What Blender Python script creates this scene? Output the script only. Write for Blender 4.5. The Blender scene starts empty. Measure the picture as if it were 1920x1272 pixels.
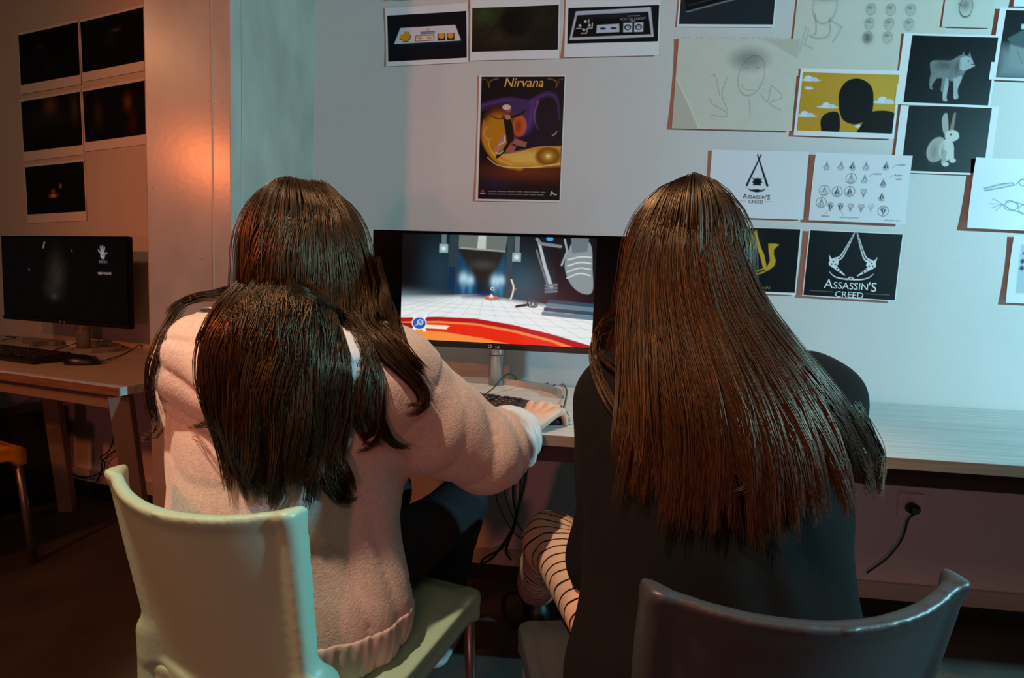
import bpy, bmesh, math, random
import numpy as np
from mathutils import Vector, Matrix
scene = bpy.context.scene
COL = scene.collection
random.seed(4)
RNG = np.random.default_rng(7)
V = lambda *a: np.array(a, float)

# ------------------------------------------------------------------ camera
F_PX = 1000.0
PITCH, ROLL, YAW = [math.radians(a) for a in (5.0, -2.3, -5.5)]
CAM = V(0, -1.85, 1.045)
def cam_axes(pitch, roll, yaw):
    cy, sy = math.cos(yaw), math.sin(yaw)
    f0 = V(sy, cy, 0); r0 = V(cy, -sy, 0); z = V(0, 0, 1)
    fw = f0*math.cos(pitch) - z*math.sin(pitch)
    dn = -(f0*math.sin(pitch) + z*math.cos(pitch))
    return np.array([r0*math.cos(roll)+dn*math.sin(roll), -r0*math.sin(roll)+dn*math.cos(roll), fw])
AX = cam_axes(PITCH, ROLL, YAW)
cd = bpy.data.cameras.new('camera'); cam = bpy.data.objects.new('camera', cd); COL.objects.link(cam)
cd.sensor_fit = 'HORIZONTAL'; cd.sensor_width = 36; cd.lens = 36*F_PX/1920; cd.clip_start = .02
mw = Matrix.Identity(4)
for i in range(3):
    mw[i][0] = AX[0][i]; mw[i][1] = -AX[1][i]; mw[i][2] = -AX[2][i]; mw[i][3] = CAM[i]
cam.matrix_world = mw
scene.camera = cam

# ------------------------------------------------------------------ world, lamps, exposure
w = bpy.data.worlds.new('room_air'); scene.world = w; w.use_nodes = True
w.node_tree.nodes['Background'].inputs[0].default_value = (.70, .66, .64, 1)
w.node_tree.nodes['Background'].inputs[1].default_value = .022
def spot(name, loc, tgt, color, watts, size, blend, radius):
    l = bpy.data.lights.new(name, 'SPOT'); l.energy = watts; l.color = color
    l.spot_size = math.radians(size); l.spot_blend = blend; l.shadow_soft_size = radius
    o = bpy.data.objects.new(name, l); COL.objects.link(o); o.location = loc
    o.rotation_euler = (Vector(tgt)-Vector(loc)).to_track_quat('-Z', 'Y').to_euler()
    return o
spot('red_stage_lamp', (-1.93, -1.87, 1.68), (-.6, 0, 1.05), (1, .21, .06), 50, 110, .6, .05)
spot('red_floor_lamp', (-.30, -3.3, .85), (-.1, 0, .5), (1, .22, .22), 29, 100, .5, .06)
spot('cyan_stage_lamp', (3.3, -1.5, 2.0), (.4, -.05, .95), (.34, .83, 1), 480, 95, .8, .05)
spot('warm_ceiling_lamp', (-2.75, -2.35, 2.5), (-1.7, .1, .8), (1, .47, .20), 26, 95, .7, .08)
spot('warm_ceiling_spot', (-.70, -1.74, 2.6), (-.2, -.98, .8), (1, .66, .43), 185, 50, .5, .03)
l = bpy.data.lights.new('warm_fill_panel', 'AREA'); l.energy = 12; l.color = (1, .60, .34); l.size = 1.2; l.size_y = .6; l.shape = 'RECTANGLE'  # unseen soft area light, added as warm fill on the long wall and chair backs
o = bpy.data.objects.new('warm_fill_panel', l); COL.objects.link(o); o.location = (.2, -3.1, 2.68); o.rotation_euler = (Vector((0, -.3, .9))-o.location).to_track_quat('-Z', 'Y').to_euler()
vs = scene.view_settings
vs.view_transform = 'Standard'; vs.look = 'None'; vs.gamma = 1; vs.exposure = 0.0; vs.use_curve_mapping = False

# ------------------------------------------------------------------ pixel -> place
def ray(px, py): return V((px-960)/F_PX, (py-636)/F_PX, 1) @ AX
def at_y(px, py, y): d = ray(px, py); return CAM + d*((y-CAM[1])/d[1])
def at_z(px, py, z): d = ray(px, py); return CAM + d*((z-CAM[2])/d[2])
NL = V(math.sin(math.radians(13.5)), math.cos(math.radians(13.5)), 0)   # into the left wall
UL = V(NL[1], -NL[0], 0); CL = -.116
def at_left(px, py, off=0.0): d = ray(px, py); return CAM + d*((CL-off-NL@CAM)/(NL@d))
def left_pt(s, off, z): p = UL*s + NL*(CL-off); return V(p[0], p[1], z)

# ------------------------------------------------------------------ materials
def lin(c): 
    c = np.asarray(c, float)/255.0
    return np.where(c <= .04045, c/12.92, ((c+.055)/1.055)**2.4)
MATS = {}
def mat(name, col, rough=.5, metal=0, noise=None, bump=None, spec=.5, coat=0, sheen=0):
    """col sRGB 0-255; noise=(scale xyz, strength, detail); bump=(scale, strength)"""
    if name in MATS: return MATS[name]
    m = bpy.data.materials.new(name); m.use_nodes = True; nt = m.node_tree; b = nt.nodes['Principled BSDF']
    c = lin(col); b.inputs['Base Color'].default_value = (*c, 1)
    b.inputs['Roughness'].default_value = rough; b.inputs['Metallic'].default_value = metal
    b.inputs['Specular IOR Level'].default_value = spec
    b.inputs['Coat Weight'].default_value = coat; b.inputs['Sheen Weight'].default_value = sheen
    tc = nt.nodes.new('ShaderNodeTexCoord')
    if noise:
        sc, st, det = noise
        mp = nt.nodes.new('ShaderNodeMapping'); mp.inputs['Scale'].default_value = sc if hasattr(sc, '__len__') else (sc,)*3
        nz = nt.nodes.new('ShaderNodeTexNoise'); nz.inputs['Scale'].default_value = 1; nz.inputs['Detail'].default_value = det
        rp = nt.nodes.new('ShaderNodeValToRGB')
        rp.color_ramp.elements[0].position = .3; rp.color_ramp.elements[1].position = .7
        rp.color_ramp.elements[0].color = (*np.clip(c*(1-st), 0, 1), 1); rp.color_ramp.elements[1].color = (*np.clip(c*(1+st), 0, 1), 1)
        nt.links.new(tc.outputs['Object'], mp.inputs[0]); nt.links.new(mp.outputs[0], nz.inputs[0])
        nt.links.new(nz.outputs[0], rp.inputs[0]); nt.links.new(rp.outputs[0], b.inputs['Base Color'])
    if bump:
        n2 = nt.nodes.new('ShaderNodeTexNoise'); n2.inputs['Scale'].default_value = bump[0]; n2.inputs['Detail'].default_value = 4
        bp = nt.nodes.new('ShaderNodeBump'); bp.inputs['Strength'].default_value = bump[1]; bp.inputs['Distance'].default_value = .004
        nt.links.new(tc.outputs['Object'], n2.inputs[0]); nt.links.new(n2.outputs[0], bp.inputs['Height']); nt.links.new(bp.outputs[0], b.inputs['Normal'])
    MATS[name] = m; return m
def attr_mat(name, rough=.5, emit=0, spec=.4):
    if name in MATS: return MATS[name]
    m = bpy.data.materials.new(name); m.use_nodes = True; nt = m.node_tree; b = nt.nodes['Principled BSDF']
    a = nt.nodes.new('ShaderNodeAttribute'); a.attribute_name = 'ink'
    b.inputs['Roughness'].default_value = rough; b.inputs['Specular IOR Level'].default_value = spec*.5
    if emit:
        b.inputs['Base Color'].default_value = (.004, .004, .004, 1)
        nt.links.new(a.outputs['Color'], b.inputs['Emission Color']); b.inputs['Emission Strength'].default_value = emit
    else: nt.links.new(a.outputs['Color'], b.inputs['Base Color'])
    MATS[name] = m; return m

wall_m = mat('white_wall_paint', (206, 203, 200), .62, bump=(220, .12), noise=(3, .03, 3))
def concrete():
    m = mat('varnished_concrete', (160, 154, 142), .27, noise=((6, 6, 3.2), .22, 9), bump=(60, .035))
    nt = m.node_tree; b = nt.nodes['Principled BSDF']; src = b.inputs['Base Color'].links[0].from_socket
    tc = nt.nodes.new('ShaderNodeTexCoord'); vo = nt.nodes.new('ShaderNodeTexVoronoi'); vo.inputs['Scale'].default_value = 34
    rp = nt.nodes.new('ShaderNodeValToRGB'); rp.color_ramp.elements[0].position = .03; rp.color_ramp.elements[1].position = .07
    rp.color_ramp.elements[0].color = (.25, .25, .25, 1)
    nz = nt.nodes.new('ShaderNodeTexNoise'); nz.inputs['Scale'].default_value = 7
    gt = nt.nodes.new('ShaderNodeMath'); gt.operation = 'GREATER_THAN'; gt.inputs[1].default_value = .52
    mx = nt.nodes.new('ShaderNodeMix'); mx.data_type = 'RGBA'; mx.blend_type = 'MULTIPLY'
    nt.links.new(tc.outputs['Object'], vo.inputs['Vector']); nt.links.new(vo.outputs['Distance'], rp.inputs[0])
    nt.links.new(tc.outputs['Object'], nz.inputs['Vector']); nt.links.new(nz.outputs[0], gt.inputs[0]); nt.links.new(gt.outputs[0], mx.inputs[0])
    nt.links.new(src, mx.inputs[6]); nt.links.new(rp.outputs[0], mx.inputs[7]); nt.links.new(mx.outputs[2], b.inputs['Base Color'])
    return m
concrete_m = concrete()
floor_m = mat('brown_vinyl_floor', (64, 61, 56), .55, noise=((5, 5, 5), .3, 8), bump=(90, .1))
skirt_m = mat('pale_skirting', (170, 166, 160), .5)
black_m = mat('black_kick_strip', (22, 21, 21), .6)
ceil_m = mat('dark_ceiling', (70, 68, 66), .8)
desk_m = mat('grey_oak_laminate', (184, 182, 177), .38, noise=((2.2, 70, 70), .2, 6))
edge_m = mat('oak_edge_band', (120, 94, 74), .45, noise=((3, 60, 120), .25, 5))
frame_m = mat('dark_steel_frame', (52, 48, 46), .45, metal=.3)
leg_m = mat('greige_desk_leg', (128, 116, 100), .5)
plastic_m = mat('black_plastic', (17, 17, 18), .35)
key_m = mat('black_key', (24, 24, 25), .42)
silver_m = mat('silver_metal', (176, 178, 182), .28, metal=.85)
tube_m = mat('chair_tube_metal', (128, 128, 130), .35, metal=.8)
cable_m = mat('black_cable', (14, 13, 13), .45)
pcable_m = mat('grey_cable', (120, 112, 108), .5)
paper_m = mat('white_paper', (226, 226, 228), .6, spec=.3)
cream_m = mat('cream_sketch_paper', (206, 202, 188), .75, noise=(14, .05, 4), spec=.2)
mint_m = mat('mint_plastic', (150, 186, 164), .42, bump=(260, .05))
dark_m = mat('dark_grey_plastic', (50, 53, 56), .42, bump=(260, .05))
yellow_m = mat('yellow_plastic', (214, 150, 36), .42, bump=(260, .05))
skin_m = mat('skin', (208, 160, 134), .5, noise=(40, .06, 3))
hoodie_m = mat('pale_pink_fleece', (196, 182, 177), .95, noise=(150, .10, 3), bump=(300, .3), sheen=.3, spec=.15)
sweat_m = mat('black_knit', (9, 9, 10), .92, bump=(420, .15), spec=.2)
trouser_m = mat('black_denim', (26, 27, 30), .85, bump=(500, .1), spec=.2)
shoe_m = mat('black_shoe_leather', (20, 19, 19), .4)
sole_m = mat('shoe_sole', (150, 148, 146), .6)
lace_m = mat('shoe_lace', (120, 116, 110), .7)
plate_m = mat('white_socket_plastic', (214, 212, 212), .35)

# ------------------------------------------------------------------ mesh helpers
def np_mesh(name, verts, quads, smooth=True):
    verts = np.asarray(verts, np.float32).reshape(-1, 3); quads = np.asarray(quads, np.int32)
    k = quads.shape[1]; me = bpy.data.meshes.new(name)
    me.vertices.add(len(verts)); me.vertices.foreach_set('co', verts.ravel())
    me.loops.add(quads.size); me.loops.foreach_set('vertex_index', quads.ravel())
    me.polygons.add(len(quads)); me.polygons.foreach_set('loop_start', np.arange(0, quads.size, k, dtype=np.int32))
    me.polygons.foreach_set('loop_total', np.full(len(quads), k, np.int32))
    me.polygons.foreach_set('use_smooth', np.full(len(quads), smooth, bool))
    me.update(calc_edges=True); me.validate(); return me
def link(name, me, m=None, parent=None):
    o = bpy.data.objects.new(name, me); COL.objects.link(o)
    if m is not None and me is not None: me.materials.append(m)
    if parent is not None: o.parent = parent
    return o
def tag(o, label, cat, group=None):
    o['label'] = label; o['category'] = cat
    if group: o['group'] = group
    return o
def thing(name, label, cat, loc=(0, 0, 0), rz=0, group=None):
    o = bpy.data.objects.new(name, None); COL.objects.link(o); o.location = loc; o.rotation_euler = (0, 0, rz)
    o.empty_display_size = .05
    return tag(o, label, cat, group)
def struct(o): o['kind'] = 'structure'; return o
def local(o, p):       # world point into a thing's frame (thing rotated about z only)
    a = -o.rotation_euler.z; q = np.asarray(p, float)-np.array(o.location)
    return V(q[0]*math.cos(a)-q[1]*math.sin(a), q[0]*math.sin(a)+q[1]*math.cos(a), q[2])
class MB:
    def __init__(s): s.bm = bmesh.new()
    def box(s, lo, hi, bev=0, mi=0):
        lo, hi = np.minimum(lo, hi), np.maximum(lo, hi)
        vs_ = [s.bm.verts.new((lo[0] if i & 1 == 0 else hi[0], lo[1] if i & 2 == 0 else hi[1], lo[2] if i & 4 == 0 else hi[2])) for i in range(8)]
        fs = [s.bm.faces.new([vs_[i] for i in f]) for f in ((0, 2, 3, 1), (4, 5, 7, 6), (0, 1, 5, 4), (2, 6, 7, 3), (0, 4, 6, 2), (1, 3, 7, 5))]
        for f in fs: f.material_index = mi
        if bev:
            es = {e for f in fs for e in f.edges}
            bmesh.ops.bevel(s.bm, geom=list(es), offset=bev, segments=2, affect='EDGES', profile=.6)
        return s
    def prism(s, poly, z0, z1, bev=0):
        a = [s.bm.verts.new((p[0], p[1], z0)) for p in poly]; b = [s.bm.verts.new((p[0], p[1], z1)) for p in poly]
        n = len(poly); fs = [s.bm.faces.new(a[::-1]), s.bm.faces.new(b)]
        for i in range(n): fs.append(s.bm.faces.new((a[i], a[(i+1) % n], b[(i+1) % n], b[i])))
        if bev: bmesh.ops.bevel(s.bm, geom=list({e for f in fs for e in f.edges}), offset=bev, segments=2, affect='EDGES', profile=.6)
        return s
    def beam(s, p, q, w, d, bev=.003):          # square bar between two points
        p, q = V(*p), V(*q); n0 = set(s.bm.verts)
        L = np.linalg.norm(q-p); s.box((-w/2, -d/2, 0), (w/2, d/2, L), bev)
        new = [v for v in s.bm.verts if v not in n0]
        R = Vector((q-p)/L).to_track_quat('Z', 'Y').to_matrix().to_4x4(); R.translation = Vector(p)
        for v in new: v.co = R @ v.co
        return s
    def tube(s, pts, r, n=8, cap=True):
        pts = [V(*p) for p in pts]; rs = r if hasattr(r, '__len__') else [r]*len(pts); rings = []
        ref = V(.3, .2, .93)
        for i, p in enumerate(pts):
            t = pts[min(i+1, len(pts)-1)]-pts[max(i-1, 0)]; t = t/(np.linalg.norm(t)+1e-9)
            if abs(t@ref) > .95: ref = V(.93, .2, .3)
            a = np.cross(t, ref); a /= np.linalg.norm(a); b = np.cross(t, a)
            rings.append([s.bm.verts.new(p+rs[i]*(a*math.cos(k*2*math.pi/n)+b*math.sin(k*2*math.pi/n))) for k in range(n)])
        for A, B in zip(rings, rings[1:]):
            for k in range(n): s.bm.faces.new((A[k], A[(k+1) % n], B[(k+1) % n], B[k])).smooth = True
        if cap: s.bm.faces.new(rings[0][::-1]); s.bm.faces.new(rings[-1])
        return s
    def build(s, name, m, parent=None):
        bmesh.ops.recalc_face_normals(s.bm, faces=s.bm.faces)
        me = bpy.data.meshes.new(name); s.bm.to_mesh(me); s.bm.free()
        ms = m if isinstance(m, (list, tuple)) else [m]
        for x in ms: me.materials.append(x)
        return link(name, me, None, parent)
def crom(P, n):
    P = np.asarray(P, float); Q = np.vstack([2*P[0]-P[1], P, 2*P[-1]-P[-2]])
    t = np.linspace(0, len(P)-1-1e-6, n); i = t.astype(int); u = (t-i)[:, None]
    a, b, c, d = Q[i], Q[i+1], Q[i+2], Q[i+3]
    return .5*(2*b+(c-a)*u+(2*a-5*b+4*c-d)*u**2+(-a+3*b-3*c+d)*u**3)
def cable(name, pts, r, label, m=cable_m, n=28, group=None):
    return tag(MB().tube(crom(pts, n), r, 6).build(name, m), label, 'cable', group)

# ------------------------------------------------------------------ the room
def box_struct(name, lo, hi, m): return struct(MB().box(V(*lo), V(*hi)).build(name, m))
H = 2.75
box_struct('floor', (-5, -4.2, -.1), (4.2, 1.4, 0), floor_m)
box_struct('ceiling', (-5, -4.2, H), (4.2, 1.4, H+.1), ceil_m)
box_struct('wall_back', (-1.0, 0, 0), (4.2, .12, H), wall_m)
def left_slab(name, s0, s1, o0, o1, z0, z1, m):
    q = [left_pt(s0, o0, 0), left_pt(s1, o0, 0), left_pt(s1, o1, 0), left_pt(s0, o1, 0)]
    return MB().prism(q, z0, z1).build(name, m)
struct(left_slab('wall_left', -4.2, -1.04, 0, -.12, 0, H, wall_m))
PX0, PX1, PY = -1.153, -.906, -.47
col_o = struct(MB().box(V(PX0, PY, 0), V(PX1, .16, H), .004).build('wall_column', concrete_m))
seam_m = mat('pale_concrete_seam', (172, 170, 165), .5)
MB().box(V(PX1-.002, PY+.045, 0), V(PX1+.0015, PY+.0485, H)).build('seam', seam_m, col_o)
MB().box(V(-.960, PY-.001, 0), V(-.957, PY+.002, H)).build('seam', seam_m, col_o)
struct(MB().box(V(PX1, -.014, .062), V(4.2, 0, .119), .003).build('baseboard_back', skirt_m))
struct(MB().box(V(PX1, -.010, 0), V(4.2, 0, .062)).build('trim_1', black_m))
struct(left_slab('baseboard_left', -4.2, -1.2, 0, .012, .075, .13, skirt_m))
struct(left_slab('trim_2', -4.2, -1.2, 0, .010, 0, .075, black_m))

# ------------------------------------------------------------------ desks
def desk_main():
    t = thing('desk', 'long grey oak desk under the big monitor and along the blue-lit wall', 'desk', (.9, -.34, 0))
    def P(lo, hi, b=0): return MB().box(V(*lo)-V(.9, -.34, 0), V(*hi)-V(.9, -.34, 0), b)
    P((-.82, -.672, .706), (2.75, -.006, .7305), .0012).build('desktop', desk_m, t)
    P((-.82, -.6745, .7055), (2.75, -.6715, .7290)).build('edge_band', edge_m, t)
    P((-.78, -.645, .660), (2.7, -.615, .7055)).build('rail', frame_m, t)
    P((-.78, -.06, .660), (2.7, -.03, .7055)).build('rail', frame_m, t)
    for x in (-.76, 2.68):
        for y in (-.63, -.045): P((x-.025, y-.025, 0), (x+.025, y+.025, .7055), .003).build('leg', frame_m, t)
desk_main()
def desk_left():
    t = thing('desk', 'grey desk with slanted legs under the dark monitor on the orange-lit wall', 'desk', (-1.9, 0, 0))
    o = V(-1.9, 0, 0)
    c0 = V(-1.244, -.471, 0); c1 = V(-1.168, .155, 0); c2 = left_pt(-3.3, .006, 0); c3 = c2 - NL*.632
    top = MB().prism([q-o for q in (c3, c0, c1, c2)], .706, .7305, .0012).build('desktop', desk_m, t)
    e = MB(); n = NL*.0025; e.prism([q-o for q in (c3-n, c0-n, c0, c3)], .7055, .729); e.build('edge_band', edge_m, t)
    rp = lambda s, off: left_pt(s, off, 0)-o
    MB().prism([rp(-3.25, .60), rp(-1.2, .60), rp(-1.2, .57), rp(-3.25, .57)], .655, .7055).build('rail', leg_m, t)
    MB().prism([rp(-3.25, .09), rp(-1.32, .09), rp(-1.32, .06), rp(-3.25, .06)], .655, .7055).build('rail', leg_m, t)
    for a, b in (((-1.285, -.425), (-1.415, -.185)), ((-1.235, .02), (-1.30, .0)), ((-2.10, .12), (-2.16, .25)), ((-2.98, .02), (-2.95, .05))):
        MB().beam(V(*a, .706)-o, V(*b, 0)-o, .052, .052).build('leg', leg_m, t)
desk_left()

# ------------------------------------------------------------------ flat print canvas
class Canvas:
    def __init__(s, w, h, col, aspect=None):
        s.w, s.h = w, h; s.asp = aspect or h/w
        s.x, s.y = np.meshgrid(np.linspace(0, 1, w), np.linspace(0, 1, h)); s.im = np.ones((h, w, 3))*lin(col); s.px = 1.0/w
    def mix(s, a, col): a = np.clip(a, 0, 1)[..., None]; s.im = s.im*(1-a)+lin(col)*a; return s
    def seg(s, p, q):
        ax, ay = s.x-p[0], (s.y-p[1])*s.asp; bx, by = q[0]-p[0], (q[1]-p[1])*s.asp
        t = np.clip((ax*bx+ay*by)/(bx*bx+by*by+1e-12), 0, 1); return np.hypot(ax-t*bx, ay-t*by), t
    def line(s, pts, wd, col, al=1, soft=0, smooth=False):
        if smooth: pts = crom(pts, len(pts)*5)
        n = len(pts)-1; D = np.full(s.x.shape, 9.)
        ws = wd if hasattr(wd, '__len__') else (wd, wd)
        for i in range(n):
            d, t = s.seg(pts[i], pts[i+1]); D = np.minimum(D, d-(ws[0]+(ws[1]-ws[0])*(i+t)/n)/2)
        return s.mix(al*(.5-D/(soft or s.px)), col)
    def poly(s, pts, col, al=1, soft=0, smooth=False):
        if smooth: pts = crom(list(pts)+[pts[0]], len(pts)*5)[:-1]
        ins = np.zeros(s.x.shape, bool); D = np.full(s.x.shape, 9.); n = len(pts)
        for i in range(n):
            (x0, y0), (x1, y1) = pts[i], pts[(i+1) % n]
            c = (y0 > s.y) != (y1 > s.y); ins ^= c & (s.x < (x1-x0)*(s.y-y0)/((y1-y0) or 1e-9)+x0)
            D = np.minimum(D, s.seg(pts[i], pts[(i+1) % n])[0])
        D = np.where(ins, -D, D); return s.mix(al*(.5-D/(soft or s.px)), col)
    def ell(s, cx, cy, rx, ry, col, al=1, soft=0, rot=0, ring=0):
        dx, dy = s.x-cx, (s.y-cy)*s.asp; c, n = math.cos(rot), math.sin(rot)
        r = np.hypot((dx*c+dy*n)/rx, (dy*c-dx*n)/(ry*s.asp)); d = (r-1)*min(rx, ry*s.asp)
        if ring: d = abs(d)-ring/2
        return s.mix(al*(.5-d/(soft or s.px)), col)
    def glow(s, cx, cy, rx, ry, col, al=1): return s.mix(al*np.exp(-(((s.x-cx)/rx)**2+((s.y-cy)/ry)**2)), col)
    def rect(s, x0, y0, x1, y1, col, al=1): return s.poly([(x0, y0), (x1, y0), (x1, y1), (x0, y1)], col, al)
    def noise(s, amp, sc=8):
        f = sum(np.sin(s.x*sc*k*1.7+np.sin(s.y*sc*k*1.3+k)*2+k*k)*np.cos(s.y*sc*k*1.9+k) for k in (1, 2, 3, 5))/4
        s.im = np.clip(s.im*(1+amp*f[..., None]), 0, 1); return s
class Sheet:
    """a rectangle fitted through four pixel corners on a wall"""
    def __init__(s, quad, plane, off, curl=.004, seed=0):
        P = [plane(*q, off) for q in quad]; c = sum(P)/4
        u = (P[1]-P[0]+P[2]-P[3])/2; s.w = np.linalg.norm(u); u /= s.w
        nrm = V(0, -1, 0) if plane is wall_plane else -NL
        v = np.cross(u, nrm); v = -v if v[2] > 0 else v; v /= np.linalg.norm(v)
        s.h = (np.linalg.norm(P[3]-P[0])+np.linalg.norm(P[2]-P[1]))/2
        s.o = c-u*s.w/2-v*s.h/2; s.u, s.v, s.n = u, v, nrm; s.curl = curl
        r = np.random.default_rng(seed); s.k = r.uniform(.2, 1, 4)
    def pt(s, a, b, lift=0):
        a = np.asarray(a, float); b = np.asarray(b, float)
        z = s.curl*(s.k[0]*(b**3)*(1-a)+s.k[1]*(b**3)*a+.6*s.k[2]*((1-b)**4)*(a**3)+.6*s.k[3]*((1-b)**4)*((1-a)**3))+lift
        return s.o+a[..., None]*s.u*s.w+b[..., None]*s.v*s.h+z[..., None]*s.n
    def grid(s, a0, b0, a1, b1, nx, ny, lift):
        A, B = np.meshgrid(np.linspace(a0, a1, nx), np.linspace(b0, b1, ny)); P = s.pt(A, B, lift*np.ones_like(A))
        i = np.arange(nx*ny).reshape(ny, nx); return P.reshape(-1, 3), np.stack([i[:-1, :-1], i[1:, :-1], i[1:, 1:], i[:-1, 1:]], -1).reshape(-1, 4)
    def base(s, name, m, label, cat='paper', group=None):
        p, q = s.grid(0, 0, 1, 1, 9, 9, .0004); p2, q2 = s.grid(0, 0, 1, 1, 9, 9, 0)
        i = np.arange(81).reshape(9, 9); loop = list(i[0])+list(i[1:, -1])+list(i[-1, ::-1][1:])+list(i[::-1, 0][1:-1])
        rim = [(loop[k], loop[(k+1) % 32], loop[(k+1) % 32]+81, loop[k]+81) for k in range(32)]
        c = s.o+s.u*s.w/2+s.v*s.h/2
        me = np_mesh(name, np.vstack([p, p2])-c, np.vstack([q, q2[:, ::-1]+81, rim]), False)
        s.ob = tag(link(name, me, m), label, cat, group); s.ob.location = c; s.c = c; return s.ob
    def art(s, cv, box=(0, 0, 1, 1), name='print', m=None, lift=.0008):
        p, q = s.grid(*box, cv.w, cv.h, lift); me = np_mesh(name, p-s.c, q)
        a = me.color_attributes.new('ink', 'FLOAT_COLOR', 'POINT')
        rgba = np.ones((cv.w*cv.h, 4), np.float32); rgba[:, :3] = cv.im.reshape(-1, 3); a.data.foreach_set('color', rgba.ravel())
        return link(name, me, m or attr_mat('printed_ink', .38), s.ob)
    def text(s, body, a, b, size, col, shear=0, sx=1, lift=.0012, m=None, name='lettering', align='CENTER', weight=0, parent=None):
        P, polys = text_geo(body, shear, align, weight); k = size
        A = a+P[:, 0]*k*sx/s.w; B = b-P[:, 1]*k/s.h
        Q = s.pt(A, B, np.full(len(A), lift))-s.c
        me = bpy.data.meshes.new(name); me.from_pydata(Q.tolist(), [], polys); me.update()
        return link(name, me, m or mat('ink_%d_%d_%d' % tuple(col), col, .5), parent or s.ob)
TXT = {}
def text_geo(body, shear, align, weight):
    key = (body, shear, align, weight)
    if key not in TXT:
        cu = bpy.data.curves.new('text_tmp', 'FONT'); cu.body = body; cu.align_x = align; cu.shear = shear; cu.offset = weight; cu.resolution_u = 3
        ob = bpy.data.objects.new('text_tmp', cu); COL.objects.link(ob)
        me = bpy.data.meshes.new_from_object(ob.evaluated_get(bpy.context.evaluated_depsgraph_get()))
        P = np.array([v.co[:] for v in me.vertices]).reshape(-1, 3); F_ = [tuple(p.vertices) for p in me.polygons]
        bpy.data.objects.remove(ob); bpy.data.curves.remove(cu); bpy.data.meshes.remove(me); TXT[key] = (P, F_)
    return TXT[key]
def wall_plane(px, py, off=0): return at_y(px, py, -off)
left_plane = at_left

# ------------------------------------------------------------------ sheets on the walls
WHITE = (224, 224, 226); INK = (16, 17, 20)
GP = 'printed sheets on the long wall'
def sheet(quad, layer, label, m=paper_m, curl=.004, plane=wall_plane, name='printed_sheet', cat='print', group=GP):
    s = Sheet(quad, plane, .0015+.0022*layer, curl, len(bpy.data.objects)); s.base(name, m, label, cat, group); return s
# white and gold game pad print
s = sheet([(724, 15), (880, 7), (876, 117), (723, 126)], 0, 'print of a white game pad with gold buttons on black', curl=.006)
c = Canvas(150, 92, (20, 20, 24)); c.glow(.5, .55, .5, .28, (8, 22, 44), .8)
c.poly([(.165, .28), (.86, .28), (.93, .62), (.08, .62)], (214, 212, 218))
c.poly([(.08, .62), (.93, .62), (.92, .68), (.09, .68)], (20, 30, 52))
for dx, dy, k in ((.008, .02, (40, 30, 20)), (0, 0, (226, 160, 34))):
    c.poly([(.21+dx, .36+dy), (.265+dx, .36+dy), (.255+dx, .57+dy), (.18+dx, .57+dy)], k); c.poly([(.165+dx, .42+dy), (.29+dx, .42+dy), (.28+dx, .52+dy), (.145+dx, .52+dy)], k)
c.poly([(.355, .46), (.59, .46), (.595, .59), (.345, .59)], (66, 40, 74)); c.poly([(.365, .475), (.58, .475), (.585, .575), (.357, .575)], (218, 216, 222))
for x in (.41, .53): c.ell(x, .525, .032, .03, (222, 160, 44))
for x in (.685, .80): c.rect(x-.047, .45, x+.05, .60, (42, 30, 28)); c.ell(x, .50, .038, .062, (228, 156, 36))
c.rect(.42, .385, .60, .44, (74, 78, 104)); c.ell(.515, .345, .018, .025, (222, 150, 50)); c.ell(.83, .335, .014, .02, (226, 204, 140))
c.line([(.43, .412), (.59, .412)], .012, (190, 190, 205), .7)
s.art(c, (.025, .13, .98, .92))
# dark woodland print
s = sheet([(884, -6), (1051, -10), (1048, 109), (880, 116)], 0, 'very dark woodland print between the two game pad prints', curl=.006)
c = Canvas(150, 84, (26, 23, 20)); c.glow(.12, .15, .25, .3, (58, 66, 36), .9); c.glow(.3, .7, .35, .25, (56, 42, 30), .8)
c.ell(.52, .35, .2, .33, (17, 16, 16), .9, .08); c.glow(.8, .3, .2, .3, (38, 36, 26), .7); c.noise(.5, 11); s.art(c, (.02, .17, .985, .86))
# black game pad print
s = sheet([(1063, -7), (1240, -11), (1234, 104), (1056, 110)], 0, 'print of a black game pad with pale rim, below its wide white margin', curl=.006)
c = Canvas(160, 76, (17, 17, 22))
c.poly([(.085, .1), (.91, .05), (.955, .87), (.02, .9)], (186, 192, 204)); c.poly([(.1, .21), (.885, .17), (.925, .80), (.05, .83)], (11, 12, 14)); c.glow(.45, .25, .3, .06, (22, 40, 54), .8)
c.line([(.10, .58), (.15, .58)], .011, (190, 190, 190)); c.line([(.15, .72), (.21, .72), (.22, .58), (.27, .58), (.275, .44)], .011, (190, 190, 190)); c.line([(.235, .34), (.23, .44)], .01, (190, 190, 190))
for x, y in ((.195, .39), (.135, .5), (.24, .5), (.18, .62)): c.ell(x, y, .016, .035, (196, 196, 196))
c.poly([(.325, .5), (.57, .48), (.575, .71), (.32, .72)], (190, 196, 210))
for x in (.39, .51): c.ell(x, .60, .035, .032, (30, 34, 60))
for x in (.665, .785):
    c.rect(x-.047, .46, x+.05, .72, (196, 204, 214)); c.ell(x, .585, .039, .085, (24, 38, 58)); c.ell(x, .59, .022, .05, (196, 204, 214)); c.rect(x-.005, .50, x+.007, .6, (24, 38, 58))
c.line([(.66, .275), (.79, .27)], .012, (130, 130, 140), .8); c.poly([(.69, .40), (.75, .40), (.72, .44)], (150, 150, 160)); s.art(c, (.03, .185, .985, .77))
s.text('HOLLOW KNIGHT', .715, .415, .0125, (150, 150, 160), sx=.78)
sheet([(726, -112), (882, -118), (880, -6), (725, 3)], 0, 'sheet at the top frame edge above the gold-buttoned game pad print')
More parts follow.
